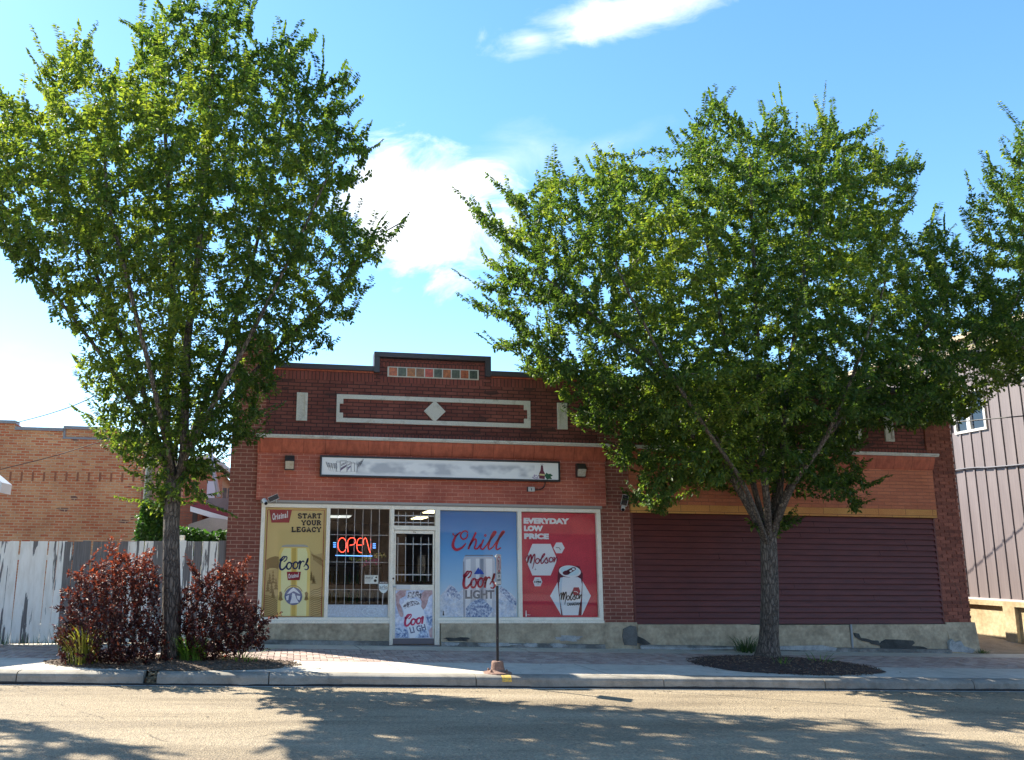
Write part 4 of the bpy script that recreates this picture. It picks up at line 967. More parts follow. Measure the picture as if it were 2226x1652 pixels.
mb = MB(); mb.flat([qs(2020,250),qs(2035,222),qs(2052,235),qs(2070,232),qs(2092,250),qs(2072,258),qs(2085,280),qs(2058,278),qs(2040,284),qs(2030,268)],ya-.0015); mb.build('vine_leaf_drawing', plain('sign_green',(.012,.10,.05),.5), t)
t = thing('junction_box','small white junction box with black cable under the right end of the sign','junction box',(4.55,-.075,3.05))
boxobj('box', plain('box_white',(.5,.5,.47),.5), t, (4.49,4.62,-.125,-.0705,3.0,3.09), bevel=.006); boxobj('box_rim', plain('sign_black',(.014,.014,.016),.4), t, (4.475,4.489,-.11,-.0705,3.0,3.09), (4.545,4.56,-.128,-.126,3.02,3.065))
mb = MB(); mb.tube([(a[0],-.12,a[1]) for a in curve([(4.62,3.035),(4.72,3.04),(4.80,3.09),(4.83,3.16),(4.83,3.2)],5)],.011,6); mb.build('cable', plain('cable_black',(.012,.012,.012),.5), t)
M_lh = plain('lamp_bronze',(.03,.026,.024),.5); M_ll = rough_mat('lamp_lens',(.38,.34,.24),(.52,.50,.42),14,.25,.2,.01,60)
for x,zc,w in ((-.15,3.445,'left'),(5.56,3.435,'right')):
    t = thing('wall_lamp','dark bronze wall pack lamp with cloudy lens, %s of the shop sign'%w,'wall lamp',(x,-.07,zc),'wall lamps beside the shop sign')
    mb = MB(); mb.box(x-.09,x+.09,-.17,-.071,zc-.135,zc+.135); a = x-.09; b = x+.09
    o = len(mb.v); mb.v += [(a,-.17,zc+.135),(b,-.17,zc+.135),(b,-.26,zc+.02),(a,-.26,zc+.02),(a,-.17,zc+.02),(b,-.17,zc+.02)]
    for f in ((0,3,2,1),(0,4,3),(1,2,5),(4,5,2,3)): mb.face(o+k for k in f)
    mb.build('housing', M_lh, t, bevel=.004)
    mb = MB(); o = 0; mb.v += [(a+.012,-.25,zc+.019),(b-.012,-.25,zc+.019),(b-.012,-.175,zc-.115),(a+.012,-.175,zc-.115),(a+.012,-.1705,zc+.019),(b-.012,-.1705,zc+.019),(b-.012,-.1705,zc-.12),(a+.012,-.1705,zc-.12)]
    for f in ((0,3,2,1),(0,1,5,4),(3,7,6,2),(0,4,7,3),(1,2,6,5)): mb.face(f)
    mb.build('lens', M_ll, t)
def seccam(loc, pc, flip, label):
    t = thing('security_camera',label,'security camera',loc,'security cameras with solar panels')
    v = Vector; a = v(pc); d = v((.35*flip,-.75,-.55)).normalized()
    mb = MB(); mb.tube([a-d*.07,a-d*.065,a+d*.05,a+d*.055],[.03,.04,.04,.036],14); mb.build('camera_body', plain('cam_white',(.72,.72,.70),.35), t, smooth=False)
    mb = MB(); mb.tube([a+d*.0555,a+d*.068],[.034,.030],14); mb.build('lens', plain('lens_black',(.01,.01,.012),.15), t)
    return t
t = seccam((-.6,-.12,2.72),(-.575,-.2,2.70),1,'white security camera with tilted black solar panel above the leftmost shop window')
mb = MB(); P_ = [fx(Z1,130,55,-.2),fx(Z1,230,12,-.2),fx(Z1,250,60,-.2),fx(Z1,150,103,-.2)]
mb.prism(P_,-.215,-.2); mb.build('solar_panel', plain('solar_black',(.012,.013,.018),.25), t)
mb = MB(); mb.ribbon(P_,.007,-.2165,True); mb.tube([(-.37,-.2,2.74),(-.37,-.08,2.70)],.008,6); mb.tube([(-.575,-.15,2.73),(-.56,-.08,2.73)],.012,6); mb.build('bracket', plain('cam_white',(.72,.72,.70),.35), t)
t = seccam((6.42,-.0,2.75),(6.43,-.09,2.71),-1,'white security camera with upright solar panel on the middle brick pier')
mb = MB(); P_ = [fx(Z5,118,655,-.1),fx(Z5,152,662,-.1),fx(Z5,140,720,-.1),fx(Z5,105,712,-.1)]
mb.prism(P_,-.112,-.1); mb.build('solar_panel', plain('solar_black',(.012,.013,.018),.25), t)
mb = MB(); mb.ribbon(P_,.006,-.1135,True); mb.tube([(6.42,-.1,2.82),(6.45,.0,2.80)],.008,6); mb.tube([(6.44,-.06,2.73),(6.46,.0,2.74)],.012,6); mb.lathe((6.5,-.02,2.77),[(.03,-.03),(.03,.02)],10,'Y'); mb.build('bracket', plain('cam_white',(.72,.72,.70),.35), t)

# ================================================================== STREET SIGN
bx, by = 2.955, -3.84; bz = gz(bx)
t = thing('street_sign','no parking LOADING ZONE sign on chipped black post in rusty bolted base','street sign',(bx,by,bz))
m_cast = rough_mat('cast_iron',(.16,.085,.06),(.28,.17,.12),12,.8,.5,.01)
mb = MB(); mb.lathe((bx,by,bz),[(.21,.004),(.20,.018),(.12,.035),(.098,.05),(.085,.155),(.078,.17),(.04,.172)],20); mb.build('base', m_cast, t, smooth=False)
mb = MB()
for k in range(4): a = math.pi/4+k*math.pi/2; mb.lathe((bx+.16*math.cos(a),by+.13*math.sin(a),bz+.02),[(.018,0),(.018,.03),(.008,.045)],6)
mb.build('bolt', m_cast, t)
def chipped():
    m, n, l, b = new_mat('chipped_black'); p = pos(n)
    a = noise(n,l,mapped(n,l,p,(1,1,.5)),26,3,.6); c = ramp(n,l,a,((.66,(.012,.012,.014)),(.68,(.6,.6,.58)))); l.new(c,b.inputs['Base Color']); b.inputs['Roughness'].default_value = .35; return m
dx, dy = .45, .893; pw = .018
mb = MB(); mb.obox((bx-pw,by-pw,bz+.16),(2*pw,0,0),(0,2*pw,0),(0.006,0,1.51)); mb.build('post', chipped(), t, bevel=.004)
ux = Vector((dx,dy,0)); o_ = Vector((bx,by,0))-ux*.135; nn_ = Vector((dy,-dx,0))
zb_, zt2 = bz+1.235, bz+1.685; w_ = .31
def plate_pt(u,z,off): q_ = o_+ux*u+nn_*off; return (q_.x,q_.y,z)
def rrect(u0,u1,z0,z1,r):
    out = []
    for cx_,cz_,a in ((u1-r,z1-r,0),(u0+r,z1-r,90),(u0+r,z0+r,180),(u1-r,z0+r,270)):
        for k in range(5): th = math.radians(a+k*22.5); out.append((cx_+r*math.cos(th),cz_+r*math.sin(th)))
    return out
def plate(name, outline, o0, o1, m):
    mb = MB(); n = len(outline); 
    mb.v = [plate_pt(u,z,o0) for u,z in outline]+[plate_pt(u,z,o1) for u,z in outline]
    mb.face(range(n)); mb.face(range(2*n-1,n-1,-1))
    for i in range(n): j = (i+1)%n; mb.face((i,n+i,n+j,j))
    return mb.build(name, m, t)
plate('plate', rrect(-.02,w_-.02,zb_,zt2,.03), .027, .031, plain('sign_plate_white',(.55,.55,.54),.35))
def pl_ribbon(mb, pts, w, off, closed=False):
    m2 = MB(); m2.ribbon(pts,w,0,closed); b = len(mb.v)
    mb.v += [plate_pt(v[0],v[2],off) for v in m2.v]
    for f in m2.f: mb.face(b+k for k in f)
def pl_text(mb, s, u0,u1,z0,z1, off, bold=.03):
    v,f = text_mesh(s,bold); b = len(mb.v); mb.v += [plate_pt(u0+(u1-u0)*a,z0+(z1-z0)*c,off) for a,c in v]
    for q in f: mb.face(b+k for k in q)
mb = MB(); pl_text(mb,'P',.105,.175,zt2-.205,zt2-.085,.0320,.05); pl_text(mb,'LOADING',.03,.24,zt2-.285,zt2-.25,.0320); pl_text(mb,'ZONE',.075,.195,zt2-.335,zt2-.30,.0320)
for k in range(6): pl_ribbon(mb,[(.035+k*.035,zt2-.372),(.058+k*.035,zt2-.372)],.026,.0320)
pl_ribbon(mb, rrect(-.008,w_-.032,zb_+.012,zt2-.012,.025),.006,.0320,True); mb.build('lettering', blk, t)
mb = MB(); cc_ = (.135,zt2-.14); pl_ribbon(mb, ellipse(cc_[0],cc_[1],.105,.105,32),.022,.0327,True); pl_ribbon(mb,[(cc_[0]-.07,cc_[1]+.075),(cc_[0]+.07,cc_[1]-.075)],.018,.0327); mb.build('prohibition_ring', plain('sign_red',(.38,.02,.03),.4), t)
mb = MB()
for z in (zb_+.03,zt2-.03): q_ = plate_pt(.135,z,.032); mb.obox((q_[0]-.006,q_[1]-.006,z-.006),(.012,0,0),(0,.012,0),(0,0,.012))
for z in (zb_+.03,zt2-.03): mb.box(bx-.03,bx+.005,by-.012,by+.012,z-.012,z+.012)
mb.build('plate_bolt', plain('handle_steel',(.5,.5,.5),.3,1.), t)

# ================================================================== METAL CLAD BUILDING ON THE RIGHT (side wall along the alley, plane x = 16)
PX = 16.0
def py(px, y): return onX((px,y),PX)
def clad():
    m, n, l, b = new_mat('metal_cladding'); p = pos(n); s = N(n,'ShaderNodeSeparateXYZ'); l.new(p,s.inputs[0])
    a = noise(n,l,mapped(n,l,p,(1,2,.4)),2.2,5); c = ramp(n,l,a,((.3,(.18,.146,.142)),(.7,(.225,.185,.178))))
    st = mth(n,l,'FRACT',mth(n,l,'MULTIPLY',s.outputs[1],14.))
    c = mixc(n,l,.5,c,ramp(n,l,st,((.0,(.8,.8,.8)),(.25,(1,1,1)),(.7,(1,1,1)),(1.,(.85,.85,.85)))),'MULTIPLY')
    l.new(c,b.inputs['Base Color']); b.inputs['Roughness'].default_value = .5; b.inputs['Metallic'].default_value = .0; return m
M_clad = clad()
mt = thing('metal_clad_building','tall building clad in mauve ribbed metal panels beyond the alley at right','building',(18,8,gz(16)))
zb_c, zt_c = .915, 6.74
wy0, wy1 = py(2145,945)[1], py(2083,945)[1]; wz0, wz1 = 4.86, 5.75
mb = MB()   # ribbed sheet: flat pans with raised narrow ribs, around the window opening
yend = 24.; y = -.9
while y < yend:
    y1 = y+.262; y2 = y+.305
    for a,b,xo in ((y,y1,0.),(y1,y2,-.022)):
        segs = [(zb_c,zt_c)] if (b < wy0-.02 or a > wy1+.02) else [(zb_c,wz0),(wz1,zt_c)]
        for q0,q1 in segs: mb.poly([(PX+xo,a,q0),(PX+xo,a,q1),(PX+xo,b,q1),(PX+xo,b,q0)])
    for a,xa,xb in ((y,-.022,0),(y1,0,-.022)):
        if wy0-.02 <= a <= wy1+.02: mb.poly([(PX+xa,a,zb_c),(PX+xb,a,zb_c),(PX+xb,a,wz0),(PX+xa,a,wz0)])
        else: mb.poly([(PX+xa,a,zb_c),(PX+xb,a,zb_c),(PX+xb,a,zt_c),(PX+xa,a,zt_c)])
    y += .305
mb.build('cladding', M_clad, mt)
mb = MB(); y = -.9
while y < yend: mb.box(PX-.004,PX-.0005,y-.016,y-.0005,zb_c,zt_c if not (wy0 < y < wy1) else wz0); y += .305
mb.build('rib_shade', plain('groove_shade',(.045,.025,.035),.7), mt)  # dark strips that put the grooves' shadow into the colour
mb = MB(); mb.box(PX+.03,PX+14,-.9,yend,-.4,zt_c-.02); mb.build('wall', rough_mat('cladding_core',(.2,.16,.16),(.25,.2,.2),2), mt)
mb = MB(); mb.box(PX-.05,PX+.03,-.92,yend,zt_c,zt_c+.10); mb.box(PX-.17,PX+14.1,-1.0,yend,zt_c+.32,zt_c+.44); mb.box(PX-.03,PX+14,-.9,yend,zt_c+.10,zt_c+.32)
mb.build('roof_trim', rough_mat('eave_tan',(.42,.33,.21),(.5,.4,.27),3,.6), mt)
mb = MB(); mb.box(PX-.03,PX+.04,-.9,yend,zb_c-.05,zb_c-.001); mb.build('base_flashing', plain('flashing_white',(.5,.45,.45),.5), mt)
M_fnd = rough_mat('foundation_ochre',(.40,.30,.16),(.56,.46,.28),1.6,.9,.5,.01,12)
mb = MB(); mb.box(PX+.0,PX+.03,-.9,yend,-.4,zb_c-.051)
yy0_ = -.5
while yy0_ < 20: mb.box(PX-.09,PX+.0,yy0_,yy0_+.32,-.4,zb_c-.053); mb.box(PX-.09,PX,yy0_+.32,yy0_+1.55,zb_c-.16,zb_c-.054); yy0_ += 1.55
mb.build('foundation', M_fnd, mt)
mb = MB(); mb.box(PX+.015,PX+.02,wy0,wy1,wz0,wz1); wf = None
mbf = MB()
for a,b,c,d in ((wy0,wy1,wz0-.06,wz0),(wy0,wy1,wz1,wz1+.06),(wy0-.06,wy0,wz0-.06,wz1+.06),(wy1,wy1+.06,wz0-.06,wz1+.06),((wy0+wy1)/2-.02,(wy0+wy1)/2+.02,wz0,wz1)): mbf.box(PX-.04,PX+.03,a,b,c,d)
wf = mbf.build('window', plain('window_trim_white',(.62,.60,.55),.5), mt)
mb.build('glass_pane', plain('window_dark_glass',(.02,.03,.045),.05), wf)
mb = MB(); mb.box(PX+.0,PX+.012,wy0+.75*(wy1-wy0)*.6,wy0+(wy1-wy0)*.66,wz0+.02,wz1-.02); mb.build('curtain', plain('curtain_white',(.6,.62,.65),.8), wf)
mbf = MB(); a = py(2222,790)[1]
for q in ((a-.5,a-.44,5.75,6.3),(a+.06,a+.12,5.75,6.3),(a-.44,a+.06,5.75,5.80),(a-.44,a+.06,6.25,6.3)): mbf.box(PX-.04,PX+.03,*q)
w2_ = mbf.build('window', plain('window_trim_white',(.62,.60,.55),.5), mt); mb = MB(); mb.box(PX-.03,PX-.025,a-.44,a+.06,5.8,6.25); mb.build('glass_pane', plain('window_dark_glass',(.02,.03,.045),.05), w2_)
# cable on the right and its shadow band on the wall
mb = MB(); q0 = onY((2060,919),.9); q1 = onY((2226,904),-.6); d = q1-q0
mb.tube([tuple(q0-d*6),tuple(q0-d*2),tuple(q0),tuple(q1),tuple(q1+d*3)],.014,6)
tag(mb.build('overhead_cable', plain('cable_black',(.012,.012,.012),.5)),'black overhead cable crossing in front of the mauve metal building','cable')
pa, pb = py(2087,1021), py(2226,1010)
mb = MB(); mb.tube(curve([(PX-.05,pa[1]+3,pa[2]-.12),(PX-.04,pa[1],pa[2]),(PX-.04,(pa[1]+pb[1])/2,(pa[2]+pb[2])/2-.005),(PX-.04,pb[1],pb[2]),(PX-.05,pb[1]-.6,pb[2]+.01)],6),.022,6)
mb.build('wall_cable_shadow', plain('shadow_slate',(.06,.06,.08),.6), mt)  # solid dark tube standing in for the cable's shadow on the cladding

# ================================================================== FENCE
def fence_mat():
    m, n, l, b = new_mat('peeling_white_boards'); p = pos(n)
    t = N(n,'ShaderNodeAttribute', attribute_name='tint').outputs['Fac']
    v = N(n,'ShaderNodeCombineXYZ'); s = N(n,'ShaderNodeSeparateXYZ'); l.new(p,s.inputs[0])
    l.new(mth(n,l,'MULTIPLY',s.outputs[0],16.),v.inputs[0]); l.new(mth(n,l,'MULTIPLY',t,37.),v.inputs[1]); l.new(mth(n,l,'MULTIPLY',s.outputs[2],1.),v.inputs[2])
    a = noise(n,l,v.outputs[0],1.,6,.62,.2)
    wear = mth(n,l,'ADD',a,mth(n,l,'MULTIPLY',mth(n,l,'SUBTRACT',t,.5),.34))
    reg = noise(n,l,p,.75,2,.4)
    wear = mth(n,l,'ADD',wear,mth(n,l,'MULTIPLY',mth(n,l,'SUBTRACT',reg,.5),.5))
    k = ramp(n,l,wear,((.49,(0,0,0)),(.505,(1,1,1))))
    g = noise(n,l,mapped(n,l,p,(60,60,2.2)),1.,5,.7)
    wood = ramp(n,l,g,((.3,(.11,.10,.095)),(.7,(.23,.21,.20))))
    paint = ramp(n,l,noise(n,l,mapped(n,l,p,(8,8,1.5)),2.,5),((.3,(.76,.71,.62)),(.6,(.90,.86,.78))))
    c = mixc(n,l,k,paint,wood)
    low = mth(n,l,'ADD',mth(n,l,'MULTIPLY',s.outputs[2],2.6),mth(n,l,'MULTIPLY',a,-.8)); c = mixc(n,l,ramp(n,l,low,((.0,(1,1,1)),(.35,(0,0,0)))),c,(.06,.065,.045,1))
    l.new(c,b.inputs['Base Color']); b.inputs['Roughness'].default_value = .85
    h = mth(n,l,'SUBTRACT',mth(n,l,'MULTIPLY',g,.4),k); bump(n,l,b,h,.5,.006); return m
m_fence = fence_mat()
fn = thing('board_fence','weathered white board fence with peeling paint beside the brick shop','fence',(-3.2,-.3,.17))
F0, F1 = Vector((-1.27,.04,0)), Vector((-8.4,-1.75,0)); dirF = (F1-F0); LF = dirF.length; dirF.normalize(); nF = Vector((-dirF.y,dirF.x,0));  nF = nF if nF.y < 0 else -nF
mb = MB(); s_ = 0
while s_ < LF:
    w = rnd.uniform(.135,.155); p0 = F0+dirF*s_; lean = rnd.uniform(-.012,.012)-.012*min(1,s_/4); top = 1.975-.018*s_+rnd.uniform(-.012,.012); zb_ = gz(p0.x,.015)
    mb.tint = rnd.random(); off = nF*rnd.uniform(-.004,.006)
    if abs(s_-2.2) < .35: mb.tint = .95
    mb.obox((p0.x+off.x,p0.y+off.y,zb_),dirF*(w-.002),-nF*.02,Vector((0,0,top-zb_))+dirF*-lean*-2)
    s_ += w
mb.build('board', m_fence, fn, tint=True)
mb = MB(); mb.tint = .3
for h in (.45,1.6): p0 = F0-nF*.022; mb.obox((p0.x,p0.y,h),dirF*LF,-nF*.04,(0,0,.09))
mb.build('rail', m_fence, fn, tint=True)
q = onY((393,1158),.12); boxobj('post_cap', plain('cap_cream',(.62,.60,.5),.6), fn, (q[0]-.075,q[0]+.075,.05,.2,1.96,2.07), bevel=.006)
mb = MB()
for k in range(60):
    x = rnd.uniform(-6.5,-1.5) if k > 25 else rnd.uniform(-5.3,-3.9); yb = F0.y+(x-F0.x)*(dirF.y/dirF.x)-.03; h = rnd.uniform(.08,.3)
    a = rnd.uniform(-.1,.1); mb.poly([(x,yb,gz(x)),(x+.012,yb,gz(x)),(x+a+.004,yb-rnd.uniform(0,.05),gz(x,h))])
tag(mb.build('fence_weeds', plain('weed_green',(.10,.16,.05),.7)), kind='stuff')

# ================================================================== BACKDROP ON THE LEFT
YB = 9.0
oz = lambda x,y: (x/2.631, 859+y/2.631)       # zoomed window of the photograph
def ob(x,y,Y=YB): q = onY(oz(x,y),Y); return (q[0],q[2])
M_ob = brick_mat('orange_common_brick',(.50,.125,.045),(.62,.30,.13),(.55,.38,.22),row=.078,wid=.24,ms=.024,stain=(.66,.52,.46),bs=.7,dark=((.16,.07,.05),.90),stain_amt=.8)
bb = thing('brick_building','old orange brick building with stepped grey capped parapet behind the white fence','building',(-9,YB,0))
xr_ = ob(790,800)[0]
cuts_ = [(-22,ob(92,150)[0],ob(50,150)[1]),(ob(92,150)[0],ob(365,190)[0],ob(200,190)[1]),(ob(365,190)[0],ob(600,190)[0]+.35,ob(480,185)[1]),(ob(600,190)[0]+.35,xr_,ob(480,185)[1]-.18)]
mb = MB()
for a,b,zt2_ in cuts_: mb.box(a,b,YB,YB+9,-.4,zt2_-.06)
mb.build('wall', M_ob, bb)
mb = MB()
for a,b,zt2_ in cuts_: mb.box(a,b,YB-.05,YB+.35,zt2_-.06,zt2_+.03)
a = ob(365,190)[0]; mb.box(a,a+.06,YB-.02,YB-.0,ob(0,240)[1],cuts_[2][2]-.061); mb.box(a,cuts_[2][1],YB-.03,YB-.001,ob(0,240)[1],ob(0,228)[1])
mb.build('coping', plain('coping_grey',(.22,.22,.22),.5), bb)
mb = MB(); 
for k in range(12): x,z = ob(60+k*64,462+k*.5); mb.box(x-.028,x+.028,YB-.006,YB-.001,z-.14,z+.12)
mb.build('beam_pocket', plain('pocket_brick',(.27,.10,.05),.9), bb)
def wire(name,label,pts,r,m): mb = MB(); mb.tube(curve(pts,8),r,5); return tag(mb.build(name,m),label,'wire')
q0 = onY((34,919),8.6); q1 = onY((115,897),7); q2 = onY((195,866),5); q3 = onY((330,790),2.)
wire('overhead_wire','thin overhead wire rising from the orange brick parapet towards the left tree',[tuple(q0),tuple(q1),tuple(q2),tuple(q3),(2.,-.0,8.5)],.013,plain('cable_black',(.012,.012,.012),.5))
q0 = onY(oz(0,425),8.6); q1 = onY(oz(300,350),8.4); q2 = onY(oz(570,268),8.0)
wire('drooping_line','thin dark line drooping across the face of the orange brick wall',[tuple(q0-(q1-q0)*.5),tuple(q0),tuple(q1),tuple(q2),tuple(q2+(q2-q1)*2)],.012,plain('line_brown',(.10,.05,.035),.6))  # thin brown tube just in front of the brick face
# utility pole
q = onY((311,1150),4.); mb = MB(); mb.tube([(q[0],4,0),(q[0]+.1,4,onY((322,960),4)[2]+1.2)],[.115,.09],12)
tag(mb.build('utility_pole', rough_mat('pole_grey',(.17,.19,.15),(.28,.30,.25),4,.9,.5,.01,30,6,(1,1,.2))),'grey green wooden utility pole at the end of the orange brick wall','pole')
# lean-to roof, stucco wall, far brick wall, tarpaulin, downpipe
z6 = lambda x,y: ((600+x/3.67)/1.513,(1400+y/3.67)/1.513)
def o6(x,y,Y): q = onY(z6(x,y),Y); return (q[0],q[2])
st = thing('stucco_building','grey stucco block with plank screen on top, seen in the gap left of the shop','building',(-2.6,12,0))
a0,z1_ = o6(290,870,12); mb = MB(); mb.box(a0,a0+4.5,12,16,-.3,z1_); mb.build('wall', rough_mat('grey_stucco',(.27,.26,.25),(.34,.33,.32),2,.9), st)
mb = MB(); x = a0+.5; zp = o6(400,755,12)[1]
while x < a0+4: mb.box(x,x+.13,12.05,12.09,z1_,zp+rnd.uniform(-.02,.02)); x += .16
mb.build('plank_screen', rough_mat('old_planks',(.12,.11,.10),(.22,.20,.18),6), st)
fb = thing('far_brick_house','distant red brick house with overhanging roof, sliver beyond the stucco block','building',(-3,22,0))
a0,_z = o6(200,500,22); xm,zr = o6(560,540,22); mb = MB(); mb.box(a0-3.5,xm-.25,22,30,-.3,zr-.1); mb.build('wall', brick_mat('far_brick',(.36,.13,.07),(.42,.18,.09),(.35,.25,.18)), fb)
mb = MB(); mb.box(xm-.9,xm-.55,21.97,21.999,zr-1.6,zr-.5); mb.build('window', plain('pale_window',(.5,.55,.6),.3), fb)
mb = MB(); P0,P1 = o6(330,330,21.5),o6(560,535,21.5); mb.prism([(P0[0]-4,P0[1]-1.5),(P0[0],P0[1]),(P1[0]+.3,P1[1]-.1),(P1[0]+.3,P1[1]-.28),(P0[0],P0[1]-.2),(P0[0]-4,P0[1]-1.7)],21.4,30.5); mb.build('roof', plain('roof_pale',(.45,.42,.38),.7), fb)
mb = MB(); P0,P1 = o6(340,380,11.5),o6(440,860,11.5); mb.tube([(P0[0],11.5,P0[1]+.4),(P0[0],11.5,P0[1]),(P1[0],11.5,P1[1])],.07,10)
mb.build('vent_pipe', plain('pipe_pale_blue',(.45,.52,.55),.4,.3), st)
br_ = thing('brick_shed','low red brick shed with white edged maroon lean-to roof beside the hedge','shed',(-3.,7,0))
a0,zt2_ = o6(-60,960,7.2); b0,_z = o6(250,960,7.2); mb = MB(); mb.box(a0-.4,b0,7.2,10,-.3,zt2_+.1); mb.build('wall', brick_mat('shed_brick',(.28,.085,.05),(.34,.12,.07),(.2,.13,.1)), br_)
mb = MB(); P0,P1 = o6(95,1000,6.2),o6(520,1120,6.2); mb.prism([(P0[0],P0[1]-.07),(P0[0],P0[1]+.06),(P1[0]+.3,P1[1]-.03),(P1[0]+.3,P1[1]-.17)],6.2,6.3); mb.build('roof_edge', plain('flashing_bright',(.62,.66,.72),.5), br_)
mb = MB(); mb.prism([(P0[0]+.0,P0[1]+.065),(P0[0]+.3,P0[1]+.16),(P1[0]+.3,P1[1]+.09),(P1[0]+.3,P1[1]-.025)],6.22,9.5); mb.build('roof', plain('roof_maroon',(.17,.02,.04),.6), br_)
mb = MB(); P2 = o6(120,1100,6.8); mb.box(P2[0],P2[0]+.12,6.8,6.92,0,P2[1]+.35); mb.box(P2[0]+.5,P2[0]+.6,6.8,6.9,0,P2[1]+.2); mb.build('post', plain('post_dark',(.05,.04,.04),.8), br_)
tp = MB(); Yt = 4.5; pts_ = [o6(*p,Yt) for p in ((45,1260),(75,1190),(200,1150),(330,1105),(520,1130),(640,1180),(640,1300),(45,1300))]
n = len(pts_); tp.v = [(x,Yt,z) for x,z in pts_]+[(x*.98-.03,Yt+1.4,z+.02) for x,z in pts_]; tp.face(range(n-1,-1,-1)); tp.face(range(n,2*n))
for i in range(n): j = (i+1)%n; tp.face((i,j,n+j,n+i))
tag(tp.build('tarpaulin', rough_mat('tarp_grey',(.30,.34,.35),(.38,.42,.43),2,.6)),'pale grey tarpaulin draped over a hidden stack behind the hedge','tarpaulin')
# small white gabled shed entering at the far left
xe, ze = onY((2,1056),-.5)[[0,2]]; xt, zt3 = onY((0,1015),-.5)[[0,2]]
sh = thing('white_gabled_shed','white gabled shed whose eave corner shows at the left edge above the fence','shed',(-8.2,.5,0))
slope = 1.0; xr2 = xe-2.7; zr2 = ze+2.7*.78
mb = MB(); mb.prism([(xe-.3,-.2),(xe-.3,ze-.05),(xr2,zr2-.3),(2*xr2-xe+.3,ze-.05),(2*xr2-xe+.3,-.2)],-.45,.0); mb.build('wall', plain('shed_white',(.6,.62,.62),.7), sh)
mb = MB(); mb.prism([(xe,ze-.12),(xe+.01,ze+.06),(xr2,zr2+.1),(2*xr2-xe,ze+.06),(2*xr2-xe,ze-.12),(xr2,zr2-.08)],-.5,.05); mb.build('roof', plain('shed_trim',(.66,.70,.72),.6), sh)

# across the street (seen only mirrored in the shop glass)
op = thing('opposite_shop_row','plain brown brick shop row across the street, mirrored in the shop windows','building',(4,-27,0))
mb = MB(); mb.box(-22,32,-36,-27,-.6,6.2); mb.build('wall', brick_mat('opposite_brick',(.40,.28,.20),(.48,.34,.25),(.4,.33,.25)), op)
mb = MB()
for k in range(8): mb.box(-20+k*6.4,-16+k*6.4,-26.99,-26.9,.5,3.)
mb.build('shop_window', plain('window_dark_glass',(.02,.03,.045),.05), op)
sheet('far_sidewalk', m_walk, [-40,-30,0,30,40], -27.0, -19.6, -.02)

# ================================================================== VEGETATION
def projw(P):
    v = (P-CAMP)@RW; return np.stack([_c[0]+_f*v[:,0]/v[:,2], _c[1]+_f*v[:,1]/v[:,2]],1)
def inpoly(P, poly):
    x, y = P[:,0], P[:,1]; c = np.zeros(len(P),bool); n = len(poly)
    for i in range(n):
        x0,y0 = poly[i]; x1,y1 = poly[(i+1)%n]
        if y0 == y1: continue
        t = ((y0 > y) != (y1 > y)) & (x < (x1-x0)*(y-y0)/(y1-y0)+x0); c ^= t
    return c
def raysA(P): d = np.stack([P[:,0]-_c[0],P[:,1]-_c[1],np.full(len(P),_f)],1); return d@RW.T
def leaf_mat(name, lo, mid, hi, trans, tr=.45, rough=.45):
    m = bpy.data.materials.new(name); m.use_nodes = True; n = m.node_tree.nodes; l = m.node_tree.links; b = n['Principled BSDF']; out = n['Material Output']
    t = N(n,'ShaderNodeAttribute', attribute_name='tint').outputs['Fac']
    c = ramp(n,l,t,((.0,lo),(.5,mid),(1.,hi)))
    l.new(c,b.inputs['Base Color']); b.inputs['Roughness'].default_value = rough; b.inputs['Specular IOR Level'].default_value = .38
    tl = N(n,'ShaderNodeBsdfTranslucent'); l.new(mixc(n,l,1.,c,trans,'MULTIPLY'),tl.inputs[0])
    x = N(n,'ShaderNodeMixShader'); x.inputs[0].default_value = tr; l.new(b.outputs[0],x.inputs[1]); l.new(tl.outputs[0],x.inputs[2]); l.new(x.outputs[0],out.inputs[0]); return m
def leaf_mesh(name, base, d, up, size, tint, m, parent, wr=.56, curl=.18):
    # base, d (along the leaf), up (leaf normal): arrays. six corners, folded on the midrib
    n = len(base); d = d/np.linalg.norm(d,axis=1,keepdims=True); s = np.cross(d,up); s /= np.linalg.norm(s,axis=1,keepdims=True)+1e-9; u = np.cross(s,d)
    L = size[:,None]; w = L*wr*.5; f = L*.10
    V = np.stack([base, base+d*L*.28-s*w*.95+u*f, base+d*L*.66-s*w*.75+u*f*.6-u*L*curl*.3, base+d*L-u*L*curl, base+d*L*.66+s*w*.75+u*f*.6-u*L*curl*.3, base+d*L*.28+s*w*.95+u*f],1).reshape(-1,3)
    off = np.array(wloc(parent)) if parent else 0; V = V-off
    me = bpy.data.meshes.new(name); me.vertices.add(n*6); me.vertices.foreach_set('co',V.astype(np.float32).ravel())
    idx = (np.arange(n)*6)[:,None]; F = np.concatenate([idx+np.array([0,1,2,3]),idx+np.array([0,3,4,5])],1).reshape(-1,4)
    me.loops.add(F.size); me.loops.foreach_set('vertex_index',F.ravel().astype(np.int32)); me.polygons.add(len(F))
    me.polygons.foreach_set('loop_start',(np.arange(len(F))*4).astype(np.int32)); me.polygons.foreach_set('loop_total',np.full(len(F),4,np.int32))
    me.materials.append(m); a = me.attributes.new('tint','FLOAT','FACE'); a.data.foreach_set('value',np.repeat(tint,2).astype(np.float32))
    me.update(); me.validate(); o = bpy.data.objects.new(name, me); COL.objects.link(o)
    if parent: o.parent = parent
    return o
